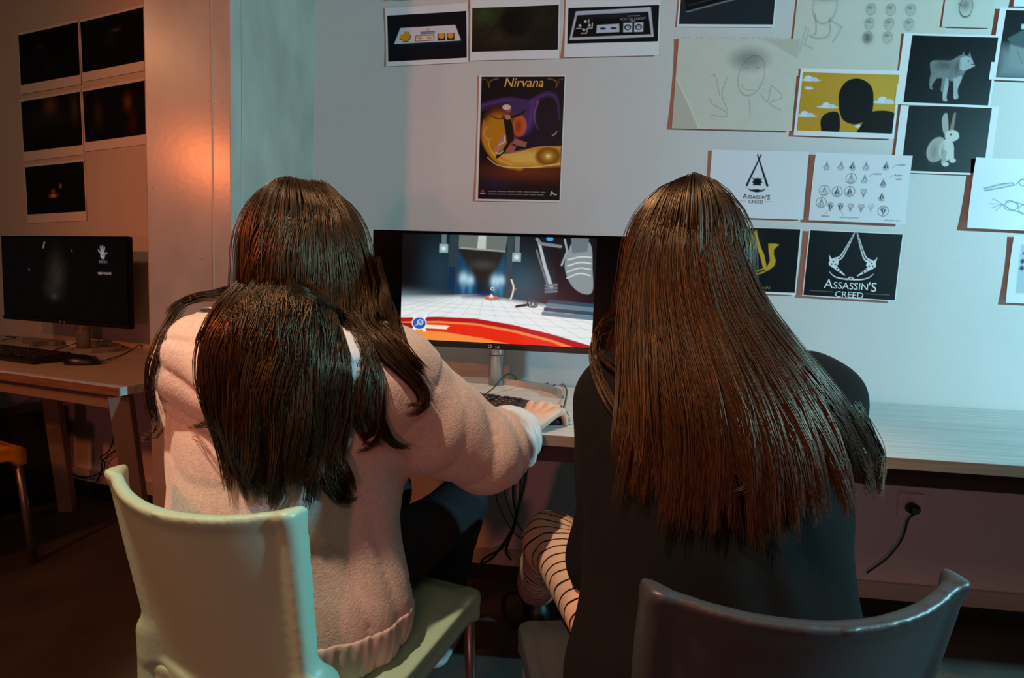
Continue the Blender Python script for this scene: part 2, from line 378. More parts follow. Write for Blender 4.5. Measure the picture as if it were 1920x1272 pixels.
# print cut by the frame's top edge
s = sheet([(1278, -92), (1460, -90), (1455, 50), (1271, 52)], 0, 'dark grey print of a slanted black box, cut by the top of the picture')
c = Canvas(120, 90, (36, 42, 48)); c.poly([(0, 0), (.9, 0), (.66, .62), (.07, .83), (.03, .6)], (14, 15, 18)); c.line([(.07, .83), (.62, .635), (.8, .5)], .012, (130, 136, 146)); c.line([(.08, .74), (.55, .58)], .008, (64, 68, 76)); c.rect(.2, .55, .28, .63, (72, 78, 84)); s.art(c, (.02, 0, .985, .965))
# Nirvana poster
s = sheet([(900.9, 141.5), (1061.8, 140.8), (1051.2, 379.6), (889.9, 376.5)], 0, 'portrait poster of a dancer in gold and purple swirls on black', cat='poster', name='poster', curl=.003)
c = Canvas(170, 246, (19, 15, 20)); c.glow(.55, .42, .5, .2, (30, 20, 44), .9); c.glow(.2, .85, .2, .1, (34, 26, 60), .8); c.glow(.6, .77, .55, .07, (120, 50, 14), .9)
for o_, k in ((0, (66, 42, 92)), (.018, (92, 54, 124)), (.034, (52, 34, 76))):
    c.line([(-.02, .235+o_), (.15, .20+o_), (.35, .175+o_), (.58, .195+o_), (.7, .15+o_), (.82, .125+o_), (.92, .17+o_), (.955, .34)], (.05, .012), k, .9, .02, True)
c.ell(.45, .335, .22, .15, (70, 44, 96), .9, .05); c.line([(.63, .2), (.6, .35), (.55, .45), (.46, .475)], (.07, .02), (88, 54, 122), .8, .03, True); c.line([(.69, .2), (.655, .3), (.67, .37), (.71, .42)], (.03, .006), (120, 72, 140), .9, .01, True)
c.ell(.24, .42, .22, .17, (120, 52, 22), .9, .07); c.ell(.22, .46, .19, .16, (196, 128, 26), .95, .07); c.ell(.48, .395, .085, .085, (214, 92, 44), .95, .02); c.ell(.465, .4, .045, .06, (160, 60, 30), .7, .03)
c.line([(.05, .36), (.05, .5), (.14, .62), (.3, .7), (.5, .725)], (.02, .10), (206, 138, 34), .95, .03, True)
c.poly([(.14, .60), (.3, .625), (.5, .60), (.75, .565), (.99, .56), (1, .72), (.7, .735), (.4, .725), (.24, .69)], (222, 156, 40), .95, .03); c.poly([(.28, .64), (.5, .615), (.7, .60), (.7, .705), (.42, .7)], (236, 192, 92), .8, .05)
c.ell(.84, .64, .15, .075, (130, 72, 14), .95, .03); c.glow(.84, .64, .075, .04, (236, 170, 50), 1); c.glow(.84, .64, .025, .014, (255, 246, 200), 1)
c.line([(.1, .655), (.22, .715), (.4, .735), (.7, .73), (.98, .7)], (.008, .012), (250, 222, 170), .95, 0, True); c.line([(.1, .5), (.13, .58), (.22, .66), (.4, .715)], (.01, .02), (240, 190, 70), .9, .01, True); c.line([(.2, .64), (.45, .625), (.7, .57), (1, .565)], .008, (244, 206, 130), .8, 0, True)
c.line([(.08, .40), (.05, .46), (.1, .51), (.14, .5)], .008, (236, 190, 110), .8, 0, True)
c.poly([(.28, .46), (.34, .5), (.22, .62), (.17, .6), (.24, .52)], (196, 130, 110)); c.poly([(.4, .49), (.58, .53), (.56, .57), (.44, .55), (.36, .52)], (168, 98, 96)); c.poly([(.33, .55), (.45, .56), (.42, .61), (.32, .61)], (176, 92, 90)); c.line([(.36, .53), (.3, .6), (.22, .65)], .04, (30, 20, 26))
c.poly([(.27, .31), (.36, .34), (.40, .40), (.42, .51), (.34, .53), (.31, .44)], (24, 18, 24), 1, 0, True); c.line([(.34, .325), (.46, .31), (.55, .27)], (.035, .02), (36, 24, 30), 1, 0, True); c.ell(.33, .325, .04, .02, (206, 130, 90)); c.line([(.3, .33), (.22, .34), (.13, .315)], (.02, .012), (90, 44, 34), 1, 0, True)
c.ell(.335, .262, .04, .026, (150, 84, 70)); c.ell(.315, .245, .052, .022, (226, 196, 186)); c.line([(.24, .55), (.3, .53), (.31, .475)], .012, (232, 216, 214)); c.line([(.2, .615), (.25, .625), (.29, .6)], .012, (226, 210, 206)); c.line([(.88, .475), (.92, .455), (.93, .44)], .012, (190, 150, 190))
for sx in (0, 1):
    X = lambda x: abs(sx-x)
    c.line([(X(.2), .015), (X(.12), .03), (X(.09), .06), (X(.1), .085)], .012, (150, 100, 50), .8, 0, True); c.line([(X(.02), .02), (X(.08), .03), (X(.06), .05)], .01, (120, 80, 44), .8, 0, True)
for y in (.935, .958):
    x = .13
    while x < .82:
        L = RNG.uniform(.05, .11); c.line([(x, y), (x+L, y)], .007, (170, 168, 172), .75); x += L+.02
c.ell(.055, .935, .02, .012, (170, 60, 50), .9); c.line([(.03, .955), (.085, .955)], .014, (180, 170, 170), .8); c.line([(.89, .96), (.9, .93), (.92, .945), (.94, .955), (.96, .95)], .012, (220, 216, 220), .9); s.art(c, (.028, .012, .985, .985))
s.text('Nirvana', .515, .092, .043, (232, 176, 96), shear=.22, sx=.98, weight=.004)
# big pencil sketch (only loose construction lines) and cream sheets
GR = (92, 92, 88)
s = sheet([(1270, 72), (1492, 74), (1491, 247), (1262, 241)], 1, 'cream sketchbook page with torn top edge and a creased lower left corner', cream_m, .007, name='sketch_page', cat='drawing', group='pencil drawings on the long wall')
c = Canvas(200, 150, (206, 202, 188)); c.noise(.04, 5); c.poly([(0, .43), (.23, 1), (0, 1)], (190, 184, 168), .6); c.poly([(.7, 0), (1, 0), (1, .22)], (190, 186, 172), .5); c.line([(0, .43), (.14, .75), (.23, 1)], .006, (226, 224, 214))
for q in ([(.3, .42), (.33, .4), (.38, .62)], [(.43, .42), (.4, .6), (.46, .8)], [(.3, .66), (.33, .72), (.44, .8), (.45, .86), (.32, .84)], [(.63, .66), (.65, .85)], [(.8, .5), (.9, .62), (.8, .7), (.9, .77)], [(.72, .6), (.78, .68), (.8, .5)]): c.line(q, .005, GR, .6, 0, True)
c.ell(.6, .22, .17, .13, (150, 148, 140), .55, .05); c.ell(.63, .40, .105, .22, GR, .5, 0, .2, .006); c.line([(.55, .5), (.6, .56), (.66, .55)], .005, GR, .5, 0, True); c.line([(.56, .33), (.6, .31)], .006, GR, .6); c.line([(.66, .32), (.7, .30)], .006, GR, .6)
s.art(c, (.0, .0, 1, 1), 'pencil_drawing', attr_mat('pencil_paper', .8, spec=.15))
tb = MB()
for k in range(26):
    a = .03+.94*k/26+random.uniform(0, .012); h_ = random.uniform(.004, .018)
    q = [s.pt(np.array(x_), np.array(y_), np.array(l_))-s.c for x_, y_, l_ in ((a, .004, .001), (a+.022, .004, .001), (a+.018, -h_, .004), (a+.006, -h_*1.3, .004))]
    if random.random() < .7: tb.bm.faces.new([tb.bm.verts.new(p) for p in q])
tb.build('torn_edge', cream_m, s.ob)['kind'] = 'stuff'
s = sheet([(1498, -152), (1782, -152), (1776, 150), (1492, 142)], 0, 'large cream page of pencil head studies behind the yellow sky print', cream_m, .003, name='sketch_page', cat='drawing', group='pencil drawings on the long wall')
c = Canvas(130, 136, (206, 202, 190)); c.noise(.03, 5)
c.ell(.19, .55, .08, .11, GR, .6, 0, 0, .006); c.glow(.19, .49, .07, .025, (96, 96, 92), .8); c.line([(.13, .6), (.15, .72), (.11, .74), (.17, .755), (.24, .73), (.23, .62)], .006, GR, .7, 0, True); c.line([(.24, .64), (.32, .68), (.27, .78)], .006, GR, .6); c.line([(.08, .68), (.06, .8), (.03, .92)], .005, GR, .5); c.line([(.1, .7), (.08, .8), (.14, .82)], .005, GR, .5)
for i, (x, y) in enumerate([(x, y) for y in (.565, .655, .74) for x in (.5, .63, .76)][:8]):
    c.ell(x, y, .03, .035, GR, .6, 0, 0, .006); c.glow(x-.005, y-.012, .022, .014, (104, 102, 98), .8); c.line([(x-.02, y+.01), (x, y+.02), (x+.015, y+.012)], .006, GR, .6)
    if i in (6,): c.glow(x, y+.01, .03, .03, (70, 70, 68), .8)
s.art(c, (0, 0, 1, 1), 'pencil_drawing', MATS['pencil_paper'])
# yellow sky print: generic stand-in for the figure
s = sheet([(1498, 127), (1687, 134), (1680, 260), (1491, 255)], 2, 'print of a yellow sky with white clouds and plain dark shapes', curl=.003)
c = Canvas(180, 118, (196, 146, 42)); c.glow(.75, .3, .4, .5, (206, 166, 62), .8)
for x, y, k in ((.08, .13, 1), (.08, .27, .4), (.3, .58, 1), (.88, .47, 1.2), (.08, .74, 1), (.75, .67, .6), (.66, .9, .5)):
    c.ell(x, y, .11*k, .022, (212, 222, 232)); c.ell(x-.02, y-.03*k, .04*k, .05*k, (212, 222, 232)); c.ell(x+.04*k, y-.015, .04*k, .035*k, (196, 212, 228))
c.poly([(.62, 1.02), (.72, .72), (.8, .62), (1.01, .66), (1.01, 1.02)], (20, 17, 18), 1, 0, True)
c.poly([(.42, .62), (.40, .34), (.46, .14), (.58, .08), (.70, .16), (.76, .34), (.76, .70), (.62, .86), (.48, .80)], (24, 20, 21), 1, 0, True)
c.poly([(.26, 1.02), (.24, .8), (.3, .68), (.42, .68), (.44, 1.02)], (26, 22, 22), 1, 0, True)
s.art(c, (.028, .06, .975, .925))
# 3D model prints
s = sheet([(1692, 62), (1872, 67), (1860, 203), (1680, 196)], 2, 'black print of a grey wolf-like dog model standing', curl=.002)
c = Canvas(150, 118, (14, 16, 19)); D1, D2, D3 = (120, 124, 122), (168, 174, 176), (74, 76, 76)
c.poly([(.25, .4), (.3, .36), (.48, .355), (.56, .3), (.62, .27), (.7, .34), (.68, .5), (.64, .6), (.55, .66), (.45, .62), (.36, .62), (.28, .54)], D1, 1, .01, True)
c.poly([(.28, .5), (.36, .6), (.33, .68), (.31, .75), (.33, .79), (.29, .78), (.275, .66)], D1, 1, 0, True); c.poly([(.43, .6), (.5, .66), (.5, .9), (.52, .95), (.47, .96), (.455, .9)], D2, 1, 0, True); c.poly([(.55, .62), (.65, .58), (.62, .78), (.64, .9), (.59, .92), (.57, .78)], D2, 1, 0, True); c.poly([(.42, .6), (.46, .62), (.45, .85), (.42, .8)], D1)
c.poly([(.6, .32), (.64, .28), (.72, .3), (.76, .38), (.78, .42), (.73, .46), (.66, .5), (.6, .46)], D2, 1, 0, True); c.poly([(.605, .3), (.625, .215), (.655, .29)], D1); c.poly([(.68, .3), (.70, .215), (.725, .3)], D1); c.glow(.42, .43, .1, .07, D3, .8); c.glow(.58, .46, .03, .1, D3, .8); c.line([(.74, .4), (.775, .4)], .012, (30, 32, 34)); c.ell(.70, .355, .01, .01, (30, 32, 34)); c.noise(.25, 17)
s.art(c, (.09, .03, .975, .965))
s = sheet([(1687, 196), (1870, 200), (1858, 330), (1676, 323)], 1, 'black print of a pale sitting rabbit model with tall ears', curl=.002)
c = Canvas(150, 118, (14, 16, 19)); R1, R2 = (170, 166, 158), (206, 203, 196)
c.poly([(.44, .1), (.48, .12), (.52, .42), (.46, .4), (.42, .2)], R1, 1, 0, True); c.poly([(.55, .1), (.58, .1), (.57, .4), (.53, .4)], (140, 120, 104), 1, 0, True)
c.ell(.40, .66, .115, .2, R1, rot=.3); c.ell(.52, .66, .09, .17, R2); c.ell(.565, .44, .085, .09, R2); c.ell(.62, .455, .035, .04, R2); c.line([(.5, .7), (.5, .86)], (.06, .05), R1); c.line([(.58, .66), (.6, .8)], (.06, .05), R2); c.ell(.53, .88, .04, .035, R2); c.ell(.61, .82, .04, .035, R2); c.ell(.4, .8, .035, .05, R1); c.ell(.55, .42, .013, .016, (24, 24, 26)); c.glow(.37, .7, .05, .14, (110, 108, 104), .6); c.glow(.47, .68, .02, .12, (110, 108, 104), .6)
s.art(c, (.085, .02, .93, .97))
s = sheet([(1774, -62), (1868, -60), (1864, 53), (1771, 51)], 1, 'small pencil portrait sheet cut by the frame, above the dog print', cream_m, .004, name='sketch_page', cat='drawing', group='pencil drawings on the long wall')
c = Canvas(80, 90, (204, 202, 192)); c.glow(.42, .62, .13, .12, (110, 110, 106), .8); c.ell(.44, .66, .13, .17, (96, 96, 92), .7, 0, 0, .02); c.line([(.33, .75), (.42, .82), (.55, .8)], .02, (80, 80, 78), .8, 0, True); c.line([(.28, .6), (.36, .64)], .02, GR, .7); s.art(c, (0, 0, 1, 1), 'pencil_drawing', MATS['pencil_paper'])
s = sheet([(1869, 15), (2052, 20), (2042, 158), (1859, 149)], 2, 'print of a faceted grey shape at the right frame edge beside the dog print', curl=.002)
c = Canvas(120, 90, (16, 19, 23)); c.poly([(0, .55), (1, .5), (1, 1.02), (0, 1.02)], (120, 132, 134), .95, .15); c.poly([(.06, .42), (.24, .27), (.5, .5), (.3, .56), (.12, .5)], (70, 92, 96)); c.poly([(.1, .5), (.3, .56), (.5, .5), (.6, .9), (.12, .85)], (132, 142, 142), .8, .02); c.rect(.2, .2, .3, .27, (190, 214, 214)); c.line([(.2, .6), (.28, .78)], .006, (80, 90, 92)); s.art(c, (.07, .03, .97, .965))
# emblem sheets
def emblem(c, x, y, k, col, fill=False, ring=False, inv=False, al=.9):
    a = c.w/c.h*1.0
    def q(*p): return [(x+u*k, y+(-v if inv else v)*k*a) for u, v in p]
    lw = .0055
    c.line(q((0, -1), (-.45, .2), (-.75, .35), (-.45, .75)), lw, col, al); c.line(q((0, -1), (.45, .2), (.75, .35), (.45, .75)), lw, col, al)
    c.line(q((0, -.5), (-.25, .3), (0, .7), (.25, .3), (0, -.5)), lw, col, al); c.line(q((-.6, .85), (0, 1), (.6, .85)), lw, col, al, 0, True)
    if fill: c.poly(q((-.1, -.6), (-.6, .3), (-.1, .8)), col, al); c.poly(q((.5, -.4), (.1, .3), (.05, .8), (.5, .2)), col, al)
    if ring: c.ell(x, y, k*1.25, k*1.25*a, col, al, 0, 0, .006)
s = sheet([(1334, 281), (1518, 285), (1503.2, 412.4), (1326, 407)], 1, 'white sheet with one black emblem of crossed sticks over two lines of lettering', curl=.006)
c = Canvas(180, 128, (222, 222, 228)); c.noise(.015, 3); K = (26, 22, 24)
c.line([(.515, .06), (.392, .51)], (.014, .024), K); c.line([(.478, .06), (.605, .51)], (.014, .024), K)
c.poly([(.44, .40), (.47, .41), (.5, .40), (.53, .41), (.55, .40), (.535, .44), (.555, .46), (.535, .48), (.545, .51), (.45, .51), (.46, .48), (.44, .46), (.46, .44)], K)
c.poly([(.39, .55), (.44, .575), (.5, .565), (.55, .575), (.6, .55), (.56, .60), (.5, .615), (.44, .60)], K); c.line([(.33, .745), (.39, .745)], .004, (120, 120, 124)); c.line([(.59, .745), (.66, .745)], .004, (120, 120, 124)); s.art(c)
def title(s, a, b, k, col):
    wd = lambda t_: np.ptp(text_geo(t_, 0, 'LEFT', 0)[0][:, 0])
    A_, M_, S_ = wd('A')*1.35*k, wd('SSASSIN')*k, wd("'S")*1.35*k; g = .06*k; x = a-(A_+M_+S_+2*g)/2/s.w
    s.text('A', x, b, k*1.35, col, align='LEFT'); x += (A_+g*.3)/s.w; s.text('SSASSIN', x, b, k, col, align='LEFT'); x += (M_+g)/s.w; s.text("'S", x, b+.3*k*.35/s.h, k*1.35, col, align='LEFT')
    s.text('CREED', a, b+k/s.h*.86, k*.86, col, sx=1.1)
title(s, .5, .71, .0165, K)
s = sheet([(1526.3, 286.4), (1709.4, 292.7), (1695.6, 421), (1517.5, 413.4)], 3, 'white sheet with rows of many small sketched emblems and notes', curl=.007)
c = Canvas(200, 142, (222, 222, 226)); c.noise(.015, 3); B1 = (44, 50, 58)
for x, y, f_, r_, i_ in ((.13, .19, 0, 0, 0), (.28, .18, 0, 0, 0), (.40, .18, 1, 0, 0), (.54, .17, 0, 0, 0), (.745, .16, 1, 0, 0), (.4, .36, 0, 1, 0), (.54, .36, 0, 0, 0), (.735, .41, 1, 0, 0), (.135, .55, 0, 1, 0), (.27, .56, 1, 1, 0), (.4, .55, 1, 1, 0), (.545, .57, 0, 0, 1), (.735, .61, 1, 0, 0), (.115, .73, 0, 1, 0), (.215, .79, 1, 0, 1), (.32, .79, 1, 0, 1), (.425, .79, 0, 0, 1), (.535, .79, 0, 0, 1), (.635, .78, 0, 0, 1), (.765, .82, 1, 1, 1)):
    emblem(c, x, y, .043, B1, f_, r_, i_, .5 if x == .635 else .9)
for x, y, L in ((.86, .14, .08), (.62, .28, .09), (.84, .29, .08), (.86, .345, .06), (.13, .93, .08), (.32, .94, .2), (.78, .955, .17)):
    c.line([(x+L*t, y+.012*math.sin(t*31)) for t in np.linspace(0, 1, 14)], .0055, B1, .85)
for p, q in (((.85, .13), (.81, .19)), ((.61, .29), (.58, .33)), ((.83, .29), (.79, .33)), ((.16, .9), (.2, .84)), ((.36, .91), (.33, .85))): c.line([p, q], .005, B1, .7)
s.art(c)
s = sheet([(1336, 424), (1504, 429.5), (1491, 553.5), (1322, 547)], 2, 'black print with a gold curved emblem, half hidden by the long hair', curl=.003)
c = Canvas(160, 118, (17, 18, 21)); c.glow(.35, .2, .2, .2, (44, 50, 46), .8); G1 = (196, 160, 46)
c.poly([(.505, .02), (.545, .2), (.585, .33), (.62, .42), (.66, .62), (.69, .50), (.665, .36), (.655, .24), (.72, .235), (.78, .245), (.755, .28), (.725, .33), (.725, .4), (.755, .5), (.745, .58), (.70, .64), (.62, .635), (.575, .45), (.5, .2), (.45, .33), (.37, .46), (.375, .36), (.43, .2)], G1)
c.poly([(.36, .65), (.45, .69), (.55, .67), (.62, .63), (.7, .645), (.6, .72), (.5, .745), (.41, .735)], G1); c.poly([(.44, .715), (.55, .69), (.63, .645), (.66, .655), (.57, .71), (.5, .725)], (17, 18, 21)); s.art(c, (.012, .01, .985, .965))
s.text('IO', .645, .925, .0105, (120, 104, 60)); s.text('N', .685, .93, .016, (150, 130, 76))
s = sheet([(1517.5, 430.5), (1693, 438.6), (1679.2, 565.5), (1503.2, 555)], 3, 'black print with an ornate white peaked emblem over large white lettering', curl=.003)
c = Canvas(200, 142, (18, 18, 21)); W1 = (228, 228, 230)
for sx in (-1, 1):
    X = lambda u: .5+sx*(u-.5)
    pth = [(X(.485), .01), (X(.455), .12), (X(.41), .27), (X(.365), .39), (X(.3), .44)]
    c.line(pth, (.012, .05), W1, 1, 0, True); c.line(pth, (.003, .018), (70, 70, 74), .9, 0, True)
    c.poly([(X(.235), .36), (X(.27), .42), (X(.34), .41), (X(.35), .5), (X(.31), .53), (X(.33), .57), (X(.27), .54), (X(.24), .5), (X(.25), .45)], W1); c.line([(X(.3), .52), (X(.36), .59), (X(.43), .66)], (.045, .01), W1, 1, 0, True)
    for t in np.linspace(.05, .95, 9):
        p = crom(pth, 40)[int(t*39)]; c.ell(p[0]+.006*math.sin(t*40), p[1], .006, .009, (24, 24, 28))
    for p in ((.29, .46), (.315, .5), (.34, .56), (.275, .5), (.37, .6)): c.ell(X(p[0]), p[1], .010, .013, (24, 24, 28))
    c.line([(X(.26), .62), (X(.31), .68), (X(.38), .71), (X(.47), .72)], (.006, .016), W1, 1, 0, True)
    c.line([(X(.06), .925), (X(.32), .925)], .004, (140, 130, 120))
c.ell(.5, .705, .03, .025, W1); c.ell(.5, .705, .015, .012, (24, 24, 28)); s.art(c, (.012, .012, .988, .985))
title(s, .5, .86, .031, W1)
s = sheet([(1826, 296), (2012, 303), (2002, 437), (1813, 428)], 3, 'white sheet with a blue line drawing of armoured arms and a blade', name='sketch_page', cat='drawing', group='pencil drawings on the long wall', curl=.006)
c = Canvas(180, 128, (218, 222, 226)); BL = (66, 96, 112)
c.poly([(.12, .42), (.3, .34), (.4, .33), (.42, .37), (.3, .41), (.13, .46)], (190, 204, 210)); c.line([(.12, .43), (.28, .36), (.4, .33), (.43, .36), (.3, .41), (.13, .46)], .008, BL)
c.line([(.44, .35), (.5, .28), (.58, .32), (.68, .34), (.72, .28), (.8, .2)], .008, BL, .9, 0, True); c.ell(.52, .32, .05, .05, BL, .9, 0, 0, .007); c.ell(.62, .34, .05, .06, BL, .9, 0, 0, .007); c.line([(.68, .1), (.72, .3), (.7, .5), (.8, .6)], .008, BL, .9, 0, True)
c.line([(.36, .6), (.4, .58), (.56, .64), (.7, .62), (.95, .66)], .008, BL); c.line([(.36, .66), (.44, .72), (.58, .76), (.72, .84), (.9, .9)], .008, BL); c.ell(.42, .66, .07, .06, BL, .9, 0, 0, .007); c.ell(.56, .7, .06, .07, BL, .9, 0, 0, .007)
for p in ((.22, .56), (.2, .64), (.22, .7), (.27, .74)): c.line([(.34, .64), p], .007, BL, .7)
s.art(c, name='pencil_drawing')
s = sheet([(1899, 441), (2082, 448), (2072, 576), (1884, 568)], 2, 'white sheet with small dark swatches at the right frame edge below the arm drawing', curl=.006)
c = Canvas(120, 86, (218, 222, 226)); c.rect(.09, .13, 1, .85, (176, 190, 196))
for i in range(4): c.line([(.12+i*.03, .27), (.17+i*.03, .18)], .016, (40, 36, 36))
for y in (.38, .48): c.poly([(.1, y), (.125, y-.045), (.16, y), (.125, y+.04)], (40, 52, 76))
s.art(c)
sheet([(1909, -112), (2082, -110), (2080, 15), (1906, 13)], 1, 'blank sheet corner in the top right corner of the picture')
# the five dark prints on the angled wall
GLF = 'dark game scene prints on the orange-lit wall'
def dark_print(quad, label, paint):
    s = sheet(quad, 0, label, plane=left_plane, group=GLF, curl=.003)
    c = Canvas(110, 84, (15, 14, 14)); paint(c); s.art(c, (.012, .04, .985, .85)); return s
dark_print([(33, 62), (148, 37), (153, 158), (40, 178)], 'nearly black print, upper left of the five on the orange wall', lambda c: (c.glow(.36, .3, .06, .03, (70, 64, 60), .8), c.glow(.5, .75, .1, .1, (34, 30, 28), .7)))
dark_print([(150, 36), (287, 6), (288, 128), (154, 156)], 'nearly black print with a faint pale streak, touching the column at the top', lambda c: (c.glow(.5, .3, .06, .03, (90, 90, 92), .8), c.glow(.42, .45, .1, .15, (34, 34, 38), .7)))
dark_print([(38, 186), (153, 168), (157, 289), (45, 304)], 'dark misty print with pale vertical glows on the orange wall', lambda c: (c.glow(.5, .2, .1, .18, (104, 92, 66), .9), c.glow(.9, .3, .05, .25, (84, 76, 52), .8), c.glow(.4, .4, .5, .2, (40, 38, 34), .7)))
dark_print([(155, 166), (287, 145), (289, 267), (159, 287)], 'dark print with two faint reddish figures, touching the column', lambda c: (c.glow(.22, .5, .06, .2, (66, 52, 44), .8), c.glow(.66, .35, .05, .14, (120, 74, 46), .8), c.glow(.72, .75, .06, .25, (64, 26, 26), .8)))
dark_print([(45, 310), (158, 298), (164, 414), (53, 419)], 'black print with a small orange flame, lowest on the orange wall', lambda c: (c.glow(.47, .64, .05, .03, (255, 190, 90), 1), c.glow(.47, .55, .03, .04, (190, 110, 60), .8), c.glow(.6, .45, .02, .04, (170, 160, 150), .8)))

# ------------------------------------------------------------------ monitors, keyboards, mice
class Flat(Sheet):
    def __init__(s, o, u, v, n, w_, h_): s.o, s.u, s.v, s.n, s.w, s.h, s.curl, s.k = o, u, v, n, w_, h_, 0, np.zeros(4); s.c = V(0, 0, 0)
def monitor(label, loc, rz, w_, h_, zc, paint, res, content, emit, arc, tilt=0):
    """local frame: x right, y into the wall, screen faces -y"""
    t = thing('monitor', label, 'monitor', loc, rz); z0, z1 = zc-h_/2, zc+h_/2
    MB().box(V(-w_/2, 0, z0), V(w_/2, .022, z1), .004).build('panel', mat('unlit_screen_glass', (4, 4, 5), .22, spec=.12), t)
    MB().box(V(-w_*.3, .02, zc-h_*.3), V(w_*.3, .055, zc+h_*.28), .015).build('rear_cover', plastic_m, t)
    MB().box(V(-w_/2, -.003, z0), V(w_/2, .001, z0+.017), .001).build('bezel', plastic_m, t)
    cw = content; c = Canvas(*res, (6, 6, 7)); paint(c)
    f = Flat(V(-w_/2*cw, -.0012, z1-.010), V(1, 0, 0), V(0, 0, -1), V(0, -1, 0), w_*cw, h_-.03); f.ob = t
    f.art(c, name='screen', m=attr_mat('lit_screen_%d' % int(emit*100), .25, emit), lift=0)
    g = Flat(V(-w_/2, -.0035, z1), V(1, 0, 0), V(0, 0, -1), V(0, -1, 0), w_, h_); g.ob = t
    g.text('LG', .515, 1-.004/h_, .0105, (170, 170, 172), lift=.0004, weight=.01)
    r_ = MB(); r_.tube([V(.485*w_-.5*w_+a_[0], -.0038, z0+.0088+a_[1]) for a_ in [(.005*math.cos(k*.52), .005*math.sin(k*.52)) for k in range(13)]], .0009, 5); r_.build('logo_ring', mat('ink_170_170_172', (170, 170, 172), .5), t)
    MB().tube([(0, .075, .7308), (0, .075, zc)], .025, 20).build('stand_pole', silver_m, t)
    MB().tube([(0, .075, zc-h_/2-.03), (0, .075, zc-h_/2-.026)], .0265, 20).build('collar', silver_m, t)
    MB().box(V(-.05, .05, zc-.05), V(.05, .1, zc+.05), .006).build('bracket', plastic_m, t)
    b = MB(); n = 40; rings = []
    for k in range(n+1):
        x, y = arc(k/n); x2, y2 = arc(min(1, k/n+.01)); x1, y1 = arc(max(0, k/n-.01)); d = V(x2-x1, y2-y1); d /= np.linalg.norm(d); nx, ny = -d[1], d[0]
        rings.append([b.bm.verts.new((x+nx*s_*.007, y+ny*s_*.007, z)) for s_, z in ((-1, .7308), (1, .7308), (1, .752), (-1, .752))])
    for A, B in zip(rings, rings[1:]):
        for i in range(4): b.bm.faces.new((A[i], A[(i+1) % 4], B[(i+1) % 4], B[i])).smooth = i in (0, 2) and False
    b.bm.faces.new(rings[0]); b.bm.faces.new(rings[-1]); b.build('stand_base', silver_m, t)
    return t
